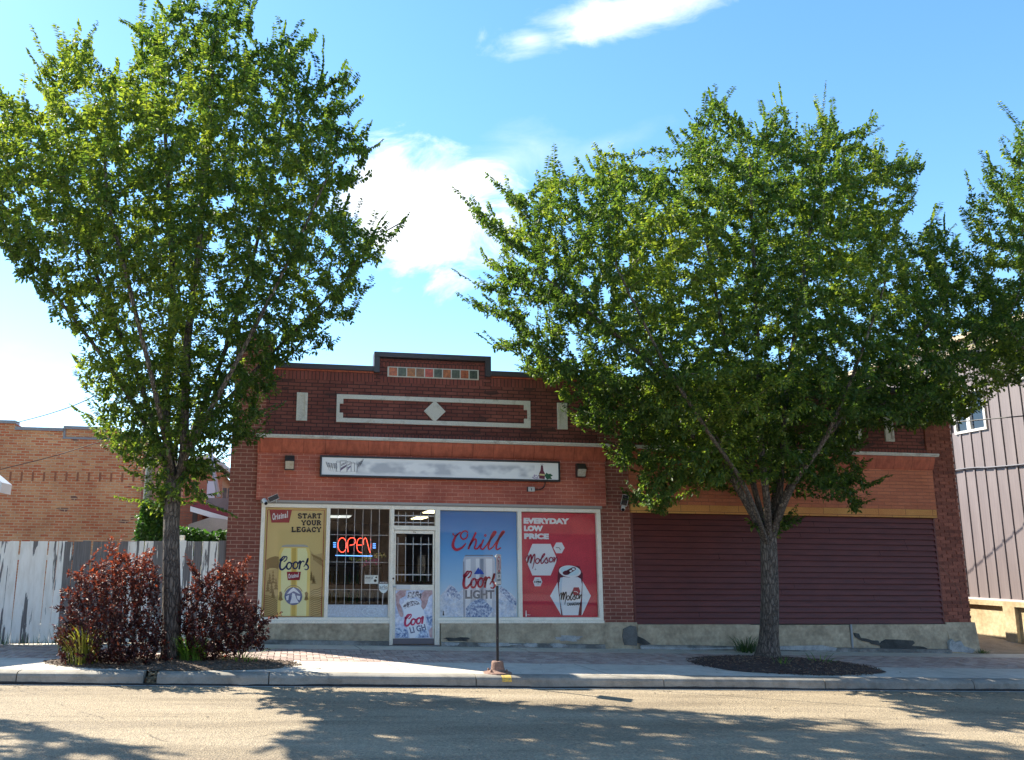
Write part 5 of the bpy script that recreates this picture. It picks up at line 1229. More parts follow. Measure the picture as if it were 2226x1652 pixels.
def wood_mesh(name, nodes, parent_idx, rad, m, parent, minr=0.):
    # rings at nodes joined along chains
    ch = {}
    for i,p in enumerate(parent_idx):
        if p >= 0: ch.setdefault(p,[]).append(i)
    V = []; F = []
    starts = [(0,None)]
    stack = [0]; chains = []
    def run(a, b):
        c = [a,b] if a is not None else [b]
        while True:
            k = ch.get(c[-1],[])
            if not k: break
            k = sorted(k,key=lambda q:-rad[q]); c.append(k[0])
            for q in k[1:]: todo.append((c[-2],q))
        chains.append(c)
    todo = []; root_ch = [i for i,p in enumerate(parent_idx) if p < 0]
    for r_ in root_ch: todo.append((None,r_))
    while todo: a,b = todo.pop(); run(a,b)
    for c in chains:
        P = nodes[c]; R = rad[c].copy()
        if len(c) < 2: continue
        if R[0] > R[1]*1.6: R[0] = R[1]*1.25
        k = 14 if R.max() > .09 else 8 if R.max() > .03 else 5 if R.max() > .010 else 3
        prev = None; b0 = len(V)
        for i in range(len(c)):
            dd = P[min(i+1,len(c)-1)]-P[max(i-1,0)]; L = np.linalg.norm(dd); dd = dd/L if L > 0 else np.array([0,0,1.])
            a = prev if prev is not None else (np.array([1.,0,0]) if abs(dd[0]) < .9 else np.array([0,1.,0]))
            a = a-dd*a.dot(dd); a /= np.linalg.norm(a)+1e-9; prev = a; e = np.cross(dd,a)
            for j in range(k):
                t = 2*math.pi*j/k; rr = R[i]
                if rr > .09: rr *= 1+.06*math.sin(3*t+i*.3)+.035*math.sin(7*t+1+i*.15)
                V.append(P[i]+(a*math.cos(t)+e*math.sin(t))*rr)
        for i in range(len(c)-1):
            for j in range(k): F.append((b0+i*k+j,b0+i*k+(j+1)%k,b0+(i+1)*k+(j+1)%k,b0+(i+1)*k+j))
    off = np.array(wloc(parent)); me = bpy.data.meshes.new(name); me.from_pydata([tuple(v-off) for v in V],[],F); me.materials.append(m)
    me.polygons.foreach_set('use_smooth',[True]*len(me.polygons)); me.update(); o = bpy.data.objects.new(name,me); COL.objects.link(o); o.parent = parent; return o
def colonize(rng, nodes, par, att, step, infl, kill, bias, iters=90):
    nodes = [np.array(q,float) for q in nodes]; par = list(par)
    A = att.copy(); N0 = np.array(nodes)
    D = np.full(len(A),1e9); I = np.zeros(len(A),int)
    def upd(P, base):
        nonlocal D, I
        for k in range(0,len(P),400):
            q = P[k:k+400]; dd = np.linalg.norm(A[:,None,:]-q[None],axis=2); j = dd.argmin(1); m_ = dd[np.arange(len(A)),j]; w = m_ < D; D[w] = m_[w]; I[w] = base+k+j[w]
    upd(N0,0)
    for it in range(iters):
        act = D < infl
        if not act.any() or len(A) == 0: break
        ids = I[act]; vec = A[act]-np.array(nodes)[ids]; vec /= np.linalg.norm(vec,axis=1,keepdims=True)+1e-9
        acc = {}
        for i,v in zip(ids,vec): acc[i] = acc.get(i,0)+v
        if it%2:
            for k_ in rng.permutation(len(ids)): acc[ids[k_]] = vec[k_]*1.
        new = []; base = len(nodes)
        for i,v in acc.items():
            v = v/ (np.linalg.norm(v)+1e-9)+bias+rng.normal(0,.07,3); v /= np.linalg.norm(v)+1e-9
            pt = nodes[i]+v*step
            new.append((pt,i))
        P = np.array([q[0] for q in new])
        for pt,i in new: nodes.append(pt); par.append(i)
        upd(P,base)
        keep = D > kill; A = A[keep]; D = D[keep]; I = I[keep]
        if len(A) == 0: break
    return np.array(nodes), np.array(par)
def crown_points(rng, poly, Y0, n, dmax, back=None, dscale=.85, ylim=None):
    poly = np.array(poly,float); lo, hi = poly.min(0), poly.max(0); out = []
    tot = 0
    while tot < n:
        P = rng.uniform(lo,hi,(n*3,2)); P = P[inpoly(P,poly)]
        # row half width
        rows = np.floor((P[:,1]-lo[1])/12).astype(int); xm = np.zeros(len(P)); hw = np.zeros(len(P))
        for r_ in np.unique(rows):
            yy_ = lo[1]+(r_+.5)*12; X_ = np.arange(lo[0],hi[0],6.); ins = inpoly(np.stack([X_,np.full(len(X_),yy_)],1),poly)
            if not ins.any(): continue
            a,b = X_[ins].min(), X_[ins].max(); k = rows == r_; xm[k] = (a+b)/2; hw[k] = max((b-a)/2,12)
        t = np.clip((P[:,0]-xm)/np.maximum(hw,1),-1,1); dep = np.minimum(hw/140.*dscale,dmax)*np.sqrt(np.clip(1-t*t,.04,1))
        Y = Y0+rng.uniform(-1,1,len(P))*dep
        d = raysA(P); W_ = CAMP+d*((Y-CAMP[1])/d[:,1])[:,None]
        ok = ~((W_[:,1] > -.35) & (W_[:,2] < 6.1) & (W_[:,0] > -1.6))
        if ylim is not None: ok &= W_[:,1] < ylim
        W_ = W_[ok]; out.append(W_); tot += len(W_)
    return np.concatenate(out)[:n]
def bark():
    m, n, l, b = new_mat('elm_bark'); p = pos(n)
    v = mapped(n,l,p,(1,1,.22)); a = N(n,'ShaderNodeTexVoronoi', feature='DISTANCE_TO_EDGE', i_Scale=26.); l.new(v,a.inputs['Vector'])
    w = N(n,'ShaderNodeMix', data_type='VECTOR'); w.inputs[0].default_value = .06; l.new(v,w.inputs[4]); nn = N(n,'ShaderNodeTexNoise', i_Scale=9.); l.new(p,nn.inputs['Vector']); l.new(nn.outputs['Color'],w.inputs[5]); l.new(w.outputs[1],a.inputs['Vector'])
    f = noise(n,l,v,40,5,.7)
    c = ramp(n,l,a.outputs['Distance'],((.0,(.030,.023,.018)),(.09,(.090,.072,.056)),(.35,(.175,.145,.115))))
    c = mixc(n,l,.5,c,ramp(n,l,f,((.3,(.6,.6,.6)),(.7,(1.3,1.3,1.3)))),'MULTIPLY'); l.new(c,b.inputs['Base Color']); b.inputs['Roughness'].default_value = .9
    bump(n,l,b,mth(n,l,'ADD',mth(n,l,'MINIMUM',a.outputs['Distance'],.2),mth(n,l,'MULTIPLY',f,.08)),1.,.05); return m
M_bark = bark()
M_leaf = leaf_mat('elm_leaf',(.023,.053,.013),(.055,.106,.022),(.18,.235,.038),(2.4,2.15,.95),.48,.5)
def smooth_limb(pts, step=.16):
    pts = curve([tuple(p) for p in pts],8); out = [np.array(pts[0])]
    for p in pts[1:]:
        p = np.array(p)
        if np.linalg.norm(p-out[-1]) >= step: out.append(p)
    return out
def make_tree(name, label, Y0, poly, trunk, limbs, seed, natt, nleaf, r0, rtop, dmax=3.1, bias=(0,0,.22), group='elm trees along the street', lsize=(.055,.094), extra=(), ylim=None, kill=.24):
    rng = np.random.default_rng(seed)
    T = [np.array(p,float) for p in trunk]; root = thing(name,label,'tree',(T[0][0],T[0][1],gz(T[0][0])),group)
    nodes = []; par = []; rmin = []
    tp_ = smooth_limb(T,.10); n = len(tp_)
    for i,p in enumerate(tp_):
        nodes.append(p); par.append(i-1); h = i/(n-1); rmin.append(r0+(rtop-r0)*h+.5*r0*math.exp(-((p[2]-tp_[0][2])/.16)))
    top = n-1
    for k,(st,pts,rr) in enumerate(limbs):
        # st: index fraction on trunk (0..1) or ('limb',k,frac)
        si = int(st*top); last = si; L = smooth_limb([nodes[si]]+[np.array(p,float) for p in pts])[1:]
        for j,p in enumerate(L): nodes.append(p); par.append(last); last = len(nodes)-1; rmin.append(rr*.78*(1-.75*j/len(L)))
    att = crown_points(rng, poly, Y0, natt, dmax, ylim=ylim)
    for (pp_,nn2,dm) in extra: att = np.concatenate([att,crown_points(rng,pp_,Y0,nn2,dm)])
    seedn = len(nodes)
    # keep attractors from grabbing the bare trunk
    far = np.array(nodes).copy(); z0 = tp_[-1][2]-.9
    ND, PR = colonize(rng,[q if (i >= n or q[2] > z0) else q+np.array([0,400.,0]) for i,q in enumerate(nodes)],par,att,.15,2.4,kill,np.array(bias))
    ND[:seedn] = np.array(nodes)
    cnt = np.zeros(len(ND)); child = np.zeros(len(ND),int)
    for i in range(len(ND)-1,0,-1):
        if PR[i] >= 0: child[PR[i]] += 1
    cnt[child == 0] = 1
    order = range(len(ND)-1,0,-1)
    for i in order:
        if PR[i] >= 0: cnt[PR[i]] += cnt[i]
    rad = .0032*np.sqrt(np.maximum(cnt,1)); rad[:seedn] = np.maximum(np.array(rmin),np.minimum(rad[:seedn],np.array(rmin)*1.25))
    # leaves: alternate along thin twigs plus leafy shoots at the tips
    thin = np.where((rad < .0125) & (PR >= 0) & (np.arange(len(ND)) >= seedn))[0]; tips = np.where((child == 0) & (PR >= 0))[0]
    dirs = ND-ND[np.maximum(PR,0)]; dirs /= np.linalg.norm(dirs,axis=1,keepdims=True)+1e-9
    cen = tp_[-1]; B = []; Dv = []; U_ = []; Sz = []; Tn = []
    clump = rng.normal(0,1,(40,3))*np.array([2.5,2.,3.])+ND[seedn:].mean(0)
    def add(base, ax, k):
        th = rng.uniform(0,6.28); side = np.cross(ax,rng.normal(0,1,3)); side /= np.linalg.norm(side)+1e-9
        d = ax*rng.uniform(.3,.9)+side*rng.uniform(.5,1.1)+np.array([0,0,rng.uniform(-.75,.1)])
        u = np.array([rng.normal(0,.45),rng.normal(0,.45),1.]); 
        B.append(base); Dv.append(d); U_.append(u); Sz.append(rng.uniform(*lsize)*(.75 if k else 1.)); Tn.append(0)
    shoots_n = []; shoots_p = []; NB = len(ND)
    for i in tips:
        out_ = ND[i]-cen; out_ /= np.linalg.norm(out_)+1e-9
        ax = dirs[i]*.5+out_*.75+np.array([0,0,.35])+rng.normal(0,.16,3); ax /= np.linalg.norm(ax); L = rng.uniform(.16,.50)*(1.6 if rng.random() < .12 else 1); p = ND[i]; m_ = max(4,int(L/.026)); pp = p
        rank = np.cross(ax,np.array([rng.normal(0,.4),rng.normal(0,.4),1.])); rank /= np.linalg.norm(rank)+1e-9
        b0 = int(i)
        for j in range(m_):
            ax = ax+rng.normal(0,.05,3)+np.array([0,0,.012]); ax /= np.linalg.norm(ax); pp = pp+ax*L/m_
            for sg in (1,-1):
                if rng.random() < .88:
                    B.append(pp+ax*.012*(sg > 0)); Dv.append(ax*rng.uniform(.35,.75)+rank*sg*rng.uniform(.7,1.)+np.array([0,0,rng.uniform(-.55,-.05)])); U_.append(np.array([rng.normal(0,.3),rng.normal(0,.3),1.])); Sz.append(rng.uniform(*lsize)*(.7 if j > m_-3 else 1.)); Tn.append(0)
        shoots_n.append(p+(pp-p)*.5+rng.normal(0,.004,3)); shoots_p.append(b0); shoots_n.append(pp); shoots_p.append(NB+len(shoots_n)-2)
    left = nleaf-len(B); per = max(0.,left/max(len(thin),1))
    for i in thin:
        k = int(per)+(rng.random() < per-int(per)); a = ND[PR[i]]
        for j in range(k):
            q = a+(ND[i]-a)*rng.random()+rng.normal(0,.035,3); add(q+dirs[i]*0, dirs[i]*.6+rng.normal(0,.5,3), 0)
    wood_mesh('trunk', np.concatenate([ND,np.array(shoots_n)]), np.concatenate([PR,np.array(shoots_p)]), np.concatenate([rad,np.full(len(shoots_n),.0026)]), M_bark, root)
    B = np.array(B); big = np.zeros(len(B))
    for c_ in clump: big += .5*np.exp(-((B-c_)**2).sum(1)/.9)
    tint = np.clip(rng.normal(.36,.17,len(B))+np.clip(big,0,.35)+.25*(rng.random(len(B)) < .05),0,1)
    bad = (B[:,1] > -.16) & (B[:,2] < 5.75) & (B[:,0] > -1.5); good = ~bad
    Dv = np.array(Dv); U_ = np.array(U_); Sz = np.array(Sz)
    leaf_mesh('crown', B[good], Dv[good], U_[good], Sz[good], tint[good], M_leaf, root)
    print(name, 'nodes', len(ND), 'leaves', good.sum()); return root
def at(px, py_, Y): q = onY((px,py_),Y); return (q[0],q[1],q[2])
polyL = [(370,1095),(340,1105),(352,1130),(310,1110),(298,1060),(318,1035),(270,1000),(215,990),(240,960),(180,930),(215,905),(190,872),(225,850),(150,800),(225,780),(135,735),(150,710),(90,700),(110,680),(75,655),(45,620),(0,575),(-80,520),(-150,420),(-130,250),(-60,180),(0,165),(30,225),(75,280),(100,250),(62,128),(98,125),(130,230),(165,240),(112,112),(192,60),(215,150),(300,170),(275,75),(318,5),(350,40),(400,-35),(470,10),(500,-30),(560,-5),(560,95),(590,110),(606,50),(645,80),(685,85),(680,160),(715,150),(690,240),(745,190),(762,128),(780,200),(760,300),(815,285),(812,330),(770,420),(720,470),(800,445),(780,480),(860,505),(895,500),(840,560),(790,560),(838,585),(800,600),(760,610),(812,640),(770,670),(780,705),(700,720),(735,760),(650,790),(610,850),(565,905),(600,890),(560,925),(578,965),(540,965),(500,985),(450,960),(490,1010),(470,1045),(455,1080),(415,1095)]
polyR = [(1660,1050),(1620,1010),(1560,1065),(1500,1050),(1455,1080),(1440,1132),(1405,1095),(1375,1110),(1385,1050),(1330,1010),(1330,965),(1400,960),(1350,930),(1290,948),(1250,925),(1300,890),(1200,845),(1135,815),(1100,775),(1040,752),(1120,755),(1180,770),(1130,720),(1060,695),(1000,660),(1070,665),(1120,650),(1010,618),(1090,625),(1060,590),(1030,575),(1090,580),(1060,530),(1010,440),(1060,470),(1130,490),(1085,420),(1130,400),(1140,455),(1160,400),(1200,350),(1245,390),(1300,340),(1330,380),(1345,325),(1375,380),(1440,385),(1490,350),(1455,320),(1505,300),(1490,262),(1530,225),(1562,200),(1610,275),(1600,320),(1640,245),(1705,215),(1720,290),(1770,280),(1775,235),(1815,245),(1820,300),(1880,290),(1912,235),(1900,320),(1935,350),(1990,335),(2012,350),(2005,410),(1975,470),(1960,520),(2000,500),(2045,458),(2075,530),(2110,580),(2226,640),(2260,760),(2226,845),(2150,860),(2145,900),(2090,930),(2040,925),(2000,945),(1935,925),(1890,945),(1870,990),(1895,1065),(1850,1130),(1830,1080),(1790,1085),(1770,1040),(1720,1030),(1700,1060)]
YL, YR = -2.97, -1.75
trL = [at(372,1447,YL),at(371,1400,YL),at(372,1300,YL),at(373,1180,YL),at(375,1100,YL),at(378,1030,YL)]
limL = [(1.,[at(365,980,YL),at(360,850,YL+.2),at(375,650,YL+.5),at(365,400,YL+.6),at(350,130,YL+.5)],.10),
 (.93,[at(398,1000,YL-.1),at(402,900,YL-.3),at(408,740,YL-.5),at(430,560,YL-.7),at(450,300,YL-.7),at(465,60,YL-.6)],.095),
 (1.,[at(410,960,YL+.3),at(455,850,YL+.6),at(510,700,YL+.8),at(570,480,YL+.9),at(620,220,YL+.8)],.06),
 (.97,[at(345,960,YL+.3),at(300,820,YL+.5),at(230,650,YL+.6),at(150,430,YL+.6),at(110,220,YL+.5)],.06),
 (1.,[at(360,960,YL-.6),at(330,820,YL-1.2),at(280,620,YL-1.6),at(230,400,YL-1.6),at(240,200,YL-1.5)],.055),
 (.98,[at(420,960,YL-.5),at(480,850,YL-1.),at(560,700,YL-1.3),at(650,520,YL-1.3),at(740,320,YL-1.2)],.055),
 (1.,[at(440,930,YL+.1),at(540,820,YL+.1),at(660,700,YL+.2),at(780,580,YL+.1)],.045),
 (.97,[at(330,950,YL-.1),at(240,800,YL-.2),at(120,640,YL-.2),at(0,480,YL-.1)],.045),
 (1.,[at(385,940,YL+1.),at(400,780,YL+1.7),at(380,560,YL+2.1),at(340,350,YL+2.2)],.05)]
make_tree('elm_tree','tall elm with upright spreading crown left of the shop, rising out of purple shrubs',YL,polyL,trL,limL,11,5200,128000,.135,.115,extra=(([(370,1095),(340,1110),(310,1108),(300,1060),(318,1030),(250,1000),(200,960),(190,880),(160,800),(350,760),(600,800),(610,860),(570,960),(500,985),(490,1010),(470,1045),(455,1080),(415,1095)],1700,1.7),([(365,1095),(330,1115),(305,1105),(300,1050),(330,1000),(480,980),(478,1040),(455,1085),(410,1098)],300,.8)))
trR = [at(1672,1432,YR),at(1673,1380,YR),at(1673,1290,YR),at(1671,1210,YR),at(1670,1165,YR)]
limR = [(.93,[at(1632,1110,YR-.2),at(1600,1050,YR-.4),at(1560,960,YR-.5),at(1480,850,YR-.8),at(1330,720,YR-1.1),at(1180,600,YR-1.2)],.085),
 (1.,[at(1650,1100,YR+.0),at(1625,1000,YR+.1),at(1600,860,YR+.2),at(1560,660,YR+.3),at(1520,420,YR+.4)],.075),
 (1.,[at(1668,1100,YR-.4),at(1655,980,YR-.8),at(1650,820,YR-1.),at(1640,600,YR-1.1),at(1630,360,YR-1.)],.085),
 (1.,[at(1692,1100,YR-.1),at(1700,1000,YR-.2),at(1710,860,YR-.2),at(1740,640,YR-.2),at(1780,380,YR-.1)],.08),
 (.96,[at(1705,1090,YR-.3),at(1755,1000,YR-.6),at(1830,910,YR-.8),at(1930,800,YR-.9),at(2060,660,YR-.9)],.095),
 (1.,[at(1720,1060,YR-.8),at(1790,960,YR-1.5),at(1860,800,YR-2.1),at(1930,600,YR-2.4)],.055),
 (.97,[at(1620,1060,YR-.9),at(1540,940,YR-1.7),at(1440,780,YR-2.3),at(1330,560,YR-2.5)],.055),
 (1.,[at(1740,1010,YR+.2),at(1850,920,YR+.3),at(1990,840,YR+.5),at(2130,760,YR+.6)],.05),
 (.97,[at(1560,1000,YR-.3),at(1430,900,YR-.6),at(1290,820,YR-.8),at(1150,760,YR-.8)],.045),
 (1.,[at(1690,1010,YR+.6),at(1700,850,YR+1.2),at(1690,650,YR+2.),at(1720,430,YR+2.2)],.05)]
make_tree('elm_tree','broad elm with low forking limbs standing in the mulch before the maroon boarded bay',YR,polyR,trR,limR,23,7000,235000,.165,.14,extra=((([(1660,1060),(1620,1030),(1560,1075),(1500,1060),(1455,1090),(1440,1140),(1400,1105),(1370,1115),(1380,1050),(1325,1010),(1330,965),(1250,930),(1200,850),(1130,810),(1500,780),(2100,800),(2145,900),(2040,930),(1890,945),(1875,990),(1897,1065),(1850,1135),(1830,1085),(1790,1090),(1740,1040),(1690,1060)]),2600,2.3),([(1540,920),(1560,1050),(1640,1025),(1700,1045),(1775,1050),(1830,1000),(1810,910)],700,2.1),([(1600,1160),(1625,1140),(1700,1165),(1745,1150),(1700,1130),(1640,1120)],30,.3)))
# third elm: trunk just out of frame at the right, crown reaching in
Y3 = -2.2
poly3 = [(2226,250),(2190,300),(2150,340),(2105,400),(2112,455),(2075,470),(2095,520),(2070,560),(2110,640),(2090,720),(2150,800),(2226,860),(2330,940),(2450,1000),(2600,1020),(2760,980),(2900,880),(3000,740),(3040,560),(3000,380),(2900,220),(2760,110),(2600,60),(2420,80),(2300,160)]
make_tree('elm_tree','elm at the right edge, only the left side of its crown in frame',Y3,poly3,[at(2560,1500,Y3),at(2560,1350,Y3),at(2555,1150,Y3)],[(1.,[at(2480,980,Y3),at(2380,760,Y3),at(2260,520,Y3)],.08),(1.,[at(2540,900,Y3-.5),at(2520,600,Y3-.8),at(2500,300,Y3-.8)],.08),(1.,[at(2640,950,Y3+.3),at(2740,700,Y3+.5),at(2820,450,Y3+.5)],.08),(.95,[at(2430,1000,Y3-.6),at(2300,850,Y3-1.),at(2180,700,Y3-1.2)],.06)],31,4000,120000,.15,.13,kill=.33,extra=(([(2226,255),(2190,305),(2150,345),(2105,405),(2112,455),(2075,475),(2095,520),(2070,560),(2110,640),(2090,720),(2150,800),(2226,860),(2340,930),(2340,180)],1500,2.2),))
# fourth elm: out of frame at the left, its shadow lies on the road
Y4 = -3.4
poly4 = [(-420,80),(-560,40),(-720,90),(-850,220),(-900,420),(-860,620),(-760,780),(-600,880),(-460,880),(-340,800),(-270,660),(-250,460),(-290,240)]
make_tree('elm_tree','elm beyond the left edge whose dappled shadow falls on the road',Y4,poly4,[at(-560,1520,Y4),at(-560,1300,Y4),at(-560,1080,Y4)],[(1.,[at(-600,900,Y4),at(-680,650,Y4),at(-720,400,Y4)],.08),(1.,[at(-550,900,Y4-.5),at(-540,600,Y4-.8),at(-520,300,Y4-.8)],.08),(1.,[at(-500,920,Y4+.3),at(-420,700,Y4+.5),at(-360,450,Y4+.5)],.08)],37,1800,24000,.15,.13,kill=.4)

# purple shrubs
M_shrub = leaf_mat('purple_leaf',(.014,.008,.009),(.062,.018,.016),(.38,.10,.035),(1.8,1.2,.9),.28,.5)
M_stem = plain('shrub_stem',(.10,.06,.045),.8)
def make_shrub(label, Y0, poly, feet, seed, natt, nleaf, dmax, topz, redness=0., ylim=None):
    rng = np.random.default_rng(seed); root = thing('purple_shrub',label,'shrub',(feet[0][0],feet[0][1],gz(feet[0][0])),'purple leaved shrubs in the planting bed')
    att = crown_points(rng,poly,Y0,natt,dmax,dscale=.85,ylim=ylim); att = att[att[:,2] > gz(0)+.06]
    nodes = []; par = []
    for f in feet: nodes.append(np.array([f[0],f[1],gz(f[0])])); par.append(-1); nodes.append(np.array([f[0],f[1],gz(f[0])+.1])); par.append(len(nodes)-2)
    ND,PR = colonize(rng,nodes,par,att,.055,.9,.085,np.array([0,0,.18]),120)
    child = np.zeros(len(ND),int)
    for i in range(len(ND)):
        if PR[i] >= 0: child[PR[i]] += 1
    cnt = (child == 0).astype(float)
    for i in range(len(ND)-1,-1,-1):
        if PR[i] >= 0: cnt[PR[i]] += cnt[i]
    rad = .0018*np.sqrt(np.maximum(cnt,1)); wood_mesh('stem',ND,PR,rad,M_stem,root)
    dirs = ND-ND[np.maximum(PR,0)]; dirs /= np.linalg.norm(dirs,axis=1,keepdims=True)+1e-9
    B = []; D_ = []; U_ = []; S_ = []; T_ = []
    tips = np.where(child == 0)[0]; others = np.where((rad < .006) & (PR >= 0))[0]
    def put(p, ax, tip):
        side = np.cross(ax,rng.normal(0,1,3)); side /= np.linalg.norm(side)+1e-9
        B.append(p+rng.normal(0,.006,3)); D_.append(ax*rng.uniform(.3,1.)+side*rng.uniform(.5,1.)); U_.append(np.array([rng.normal(0,.7),rng.normal(0,.7),1.])); S_.append(rng.uniform(.032,.062))
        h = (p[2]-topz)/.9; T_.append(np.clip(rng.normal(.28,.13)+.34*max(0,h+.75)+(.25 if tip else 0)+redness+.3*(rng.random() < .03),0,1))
    for i in tips:
        ax = dirs[i]+np.array([0,0,.4])+rng.normal(0,.3,3); ax /= np.linalg.norm(ax); L = rng.uniform(.04,.13)*(2.2 if rng.random() < .06 else 1); m_ = max(4,int(L/.014))
        for j in range(m_): put(ND[i]+ax*L*j/m_,ax,j > m_*.6)
    per = max(0,(nleaf-len(B))/len(others))
    for i in others:
        for j in range(int(per)+(rng.random() < per-int(per))): put(ND[PR[i]]+(ND[i]-ND[PR[i]])*rng.random()+rng.normal(0,.015,3),dirs[i],False)
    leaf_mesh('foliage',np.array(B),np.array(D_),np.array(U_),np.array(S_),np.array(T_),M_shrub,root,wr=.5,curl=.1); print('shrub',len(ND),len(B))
YS1, YS2 = -3.25, -3.0
pS1 = [(125,1440),(118,1425),(140,1410),(112,1398),(135,1385),(102,1368),(140,1355),(150,1340),(108,1325),(150,1318),(165,1305),(120,1288),(165,1280),(180,1268),(140,1248),(180,1245),(200,1240),(185,1218),(215,1228),(235,1215),(226,1190),(250,1215),(262,1200),(230,1165),(268,1195),(290,1212),(310,1208),(338,1195),(330,1222),(352,1240),(350,1280),(345,1320),(356,1350),(368,1420),(365,1445),(300,1458),(200,1455)]
pS1_old = [(125,1440),(130,1415),(110,1395),(105,1365),(130,1350),(108,1325),(150,1320),(120,1290),(160,1290),(135,1250),(175,1240),(150,1215),(190,1225),(215,1205),(235,1195),(230,1170),(255,1200),(300,1205),(335,1200),(340,1225),(352,1235),(356,1300),(362,1370),(368,1420),(365,1445),(300,1458),(200,1455)]
pS2 = [(385,1440),(378,1400),(388,1370),(380,1340),(398,1310),(392,1285),(420,1262),(410,1235),(402,1208),(430,1240),(445,1262),(462,1232),(480,1240),(500,1215),(515,1240),(550,1206),(525,1252),(558,1258),(525,1275),(530,1300),(560,1312),(570,1335),(600,1350),(575,1362),(590,1385),(572,1400),(582,1422),(545,1405),(500,1425),(480,1445),(430,1450)]
pS2_old = [(385,1440),(375,1400),(380,1350),(385,1300),(395,1260),(410,1240),(400,1208),(425,1225),(440,1250),(470,1225),(490,1215),(520,1220),(545,1212),(530,1250),(555,1258),(535,1290),(560,1310),(590,1340),(585,1370),(575,1400),(580,1420),(545,1415),(500,1425),(480,1445),(430,1450)]
f1 = [(at(x,1440,YS1)[0]+dx_,YS1+dy_) for x,dx_,dy_ in ((230,0,0),(270,.05,-.1),(310,0,.12),(190,.05,.05),(335,0,0))]
f2 = [(at(x,1435,YS2)[0]+dx_,YS2+dy_) for x,dx_,dy_ in ((430,0,0),(460,.05,-.1),(490,0,.12),(410,.0,.05),(520,0,0))]
make_shrub('dark purple shrub with orange red tips, left of the elm trunk in the planting bed',YS1,pS1,f1,41,2300,14500,.58,1.5,.05)
make_shrub('looser purple red shrub right of the elm trunk, drooping towards the shop',YS2,pS2,f2,43,1900,11500,.52,1.5,.06)
# mulch beds
def bed(name, label, cx_, cy_, rx, ry, hh, seed, m_base, m_chip, nchip):
    r = random.Random(seed); mb = MB(); K = 40
    rings = [1.,.8,.55,.3]
    for q in rings:
        for k in range(K):
            t = 2*math.pi*k/K; w = q*(1+.05*math.sin(3*t+seed)+.04*math.sin(7*t)); x = cx_+rx*w*math.cos(t); y = cy_+ry*w*math.sin(t)
            mb.v.append((x,y,gz(x,.004+hh*(1-q*q)+r.uniform(0,.008))))
    for a in range(3):
        for k in range(K): mb.face((a*K+k,a*K+(k+1)%K,(a+1)*K+(k+1)%K,(a+1)*K+k))
    mb.face(range(3*K,4*K)); nb = len(mb.f)
    mb.cur = 1
    for k in range(nchip):
        t = r.uniform(0,6.283); q = math.sqrt(r.random())*1.04; x = cx_+rx*q*math.cos(t); y = cy_+ry*q*math.sin(t); z = gz(x,.004+hh*max(0,1-q*q)+r.uniform(0,.012)); mb.cur = 1 if r.random() < .75 else 2
        a = r.uniform(0,6.28); L = r.uniform(.012,.045); w = L*r.uniform(.2,.4); ux_ = Vector((math.cos(a),math.sin(a),r.uniform(-.4,.4)))*L; uy_ = Vector((-math.sin(a),math.cos(a),r.uniform(-.3,.5)))*w
        mb.obox((x,y,z),ux_,uy_,(0,0,.005))
    o = mb.build(name,[m_base,m_chip,plain('chip_pale',(.20,.14,.09),.9)]); tag(o,kind='stuff')
m_mul = rough_mat('mulch',(.030,.020,.016),(.075,.048,.036),9,.95,.8,.02,40); m_mulc = rough_mat('mulch_chip',(.035,.022,.018),(.10,.06,.045),22,.9)
bed('mulch_bed','',8.15,-2.5,1.5,1.28,.075,3,m_mul,m_mulc,3800)
bed('planting_bed','',-1.65,-3.08,1.75,.78,.05,5,rough_mat('litter',(.06,.042,.03),(.17,.12,.08),9,.95,.8,.02,40),rough_mat('litter_chip',(.07,.05,.035),(.2,.14,.09),22,.9),3800)
# grass tufts and weeds
def tuft(name,label,cat,x,y,n,h,spread,col,seed,group=None,wid=.006):
    r = random.Random(seed); root = thing(name,label,cat,(x,y,gz(x)),group); mb = MB()
    for k in range(n):
        a = r.uniform(0,6.28); q = spread*math.sqrt(r.random())*.5; bx_,by_ = x+q*math.cos(a),y+q*math.sin(a); H = h*r.uniform(.45,1.1); o = spread*r.uniform(.2,1.)*.8; w = wid*r.uniform(.7,1.3)
        pts = [Vector((bx_+math.cos(a)*o*t*t,by_+math.sin(a)*o*t*t,gz(x,.02)+H*(t-.28*t*t*t))) for t in (0,.35,.7,1.)]
        s__ = Vector((-math.sin(a),math.cos(a),0)); b = len(mb.v); mb.tint = r.random()
        for i,p in enumerate(pts): ww = w*(1,.85,.55,.08)[i]; mb.v += [tuple(p-s__*ww),tuple(p+s__*ww)]
        for i in range(3): mb.face((b+2*i,b+2*i+1,b+2*i+3,b+2*i+2))
    mb.build('blade', col, root, tint=True)
M_gr = leaf_mat('grass_green',(.05,.12,.015),(.09,.20,.025),(.20,.30,.05),(1.6,1.9,.9),.35,.5); M_gd = leaf_mat('grass_dark',(.02,.05,.012),(.035,.075,.018),(.07,.12,.03),(1.5,1.7,.9),.3,.5); M_gy = leaf_mat('weed_yellow',(.10,.13,.02),(.20,.22,.03),(.36,.32,.06),(1.5,1.6,.8),.4,.5)
g_ = onZ((418,1438),.18); tuft('grass_tuft','bright green grass tuft at the front of the purple shrubs, right of the elm trunk','grass tuft',g_[0],g_[1]-.02,230,.52,.42,M_gr,1)
g_ = onZ((180,1445),.18); tuft('weed_plant','yellow green weeds through the left purple shrub','weed',g_[0],g_[1],90,.72,.42,M_gy,2,wid=.010)
g_ = onZ((140,1420),.18); tuft('weed_plant','tall yellow green weed at the outer left side of the left purple shrub','weed',g_[0]+.05,g_[1],26,.62,.3,M_gy,3,wid=.016)
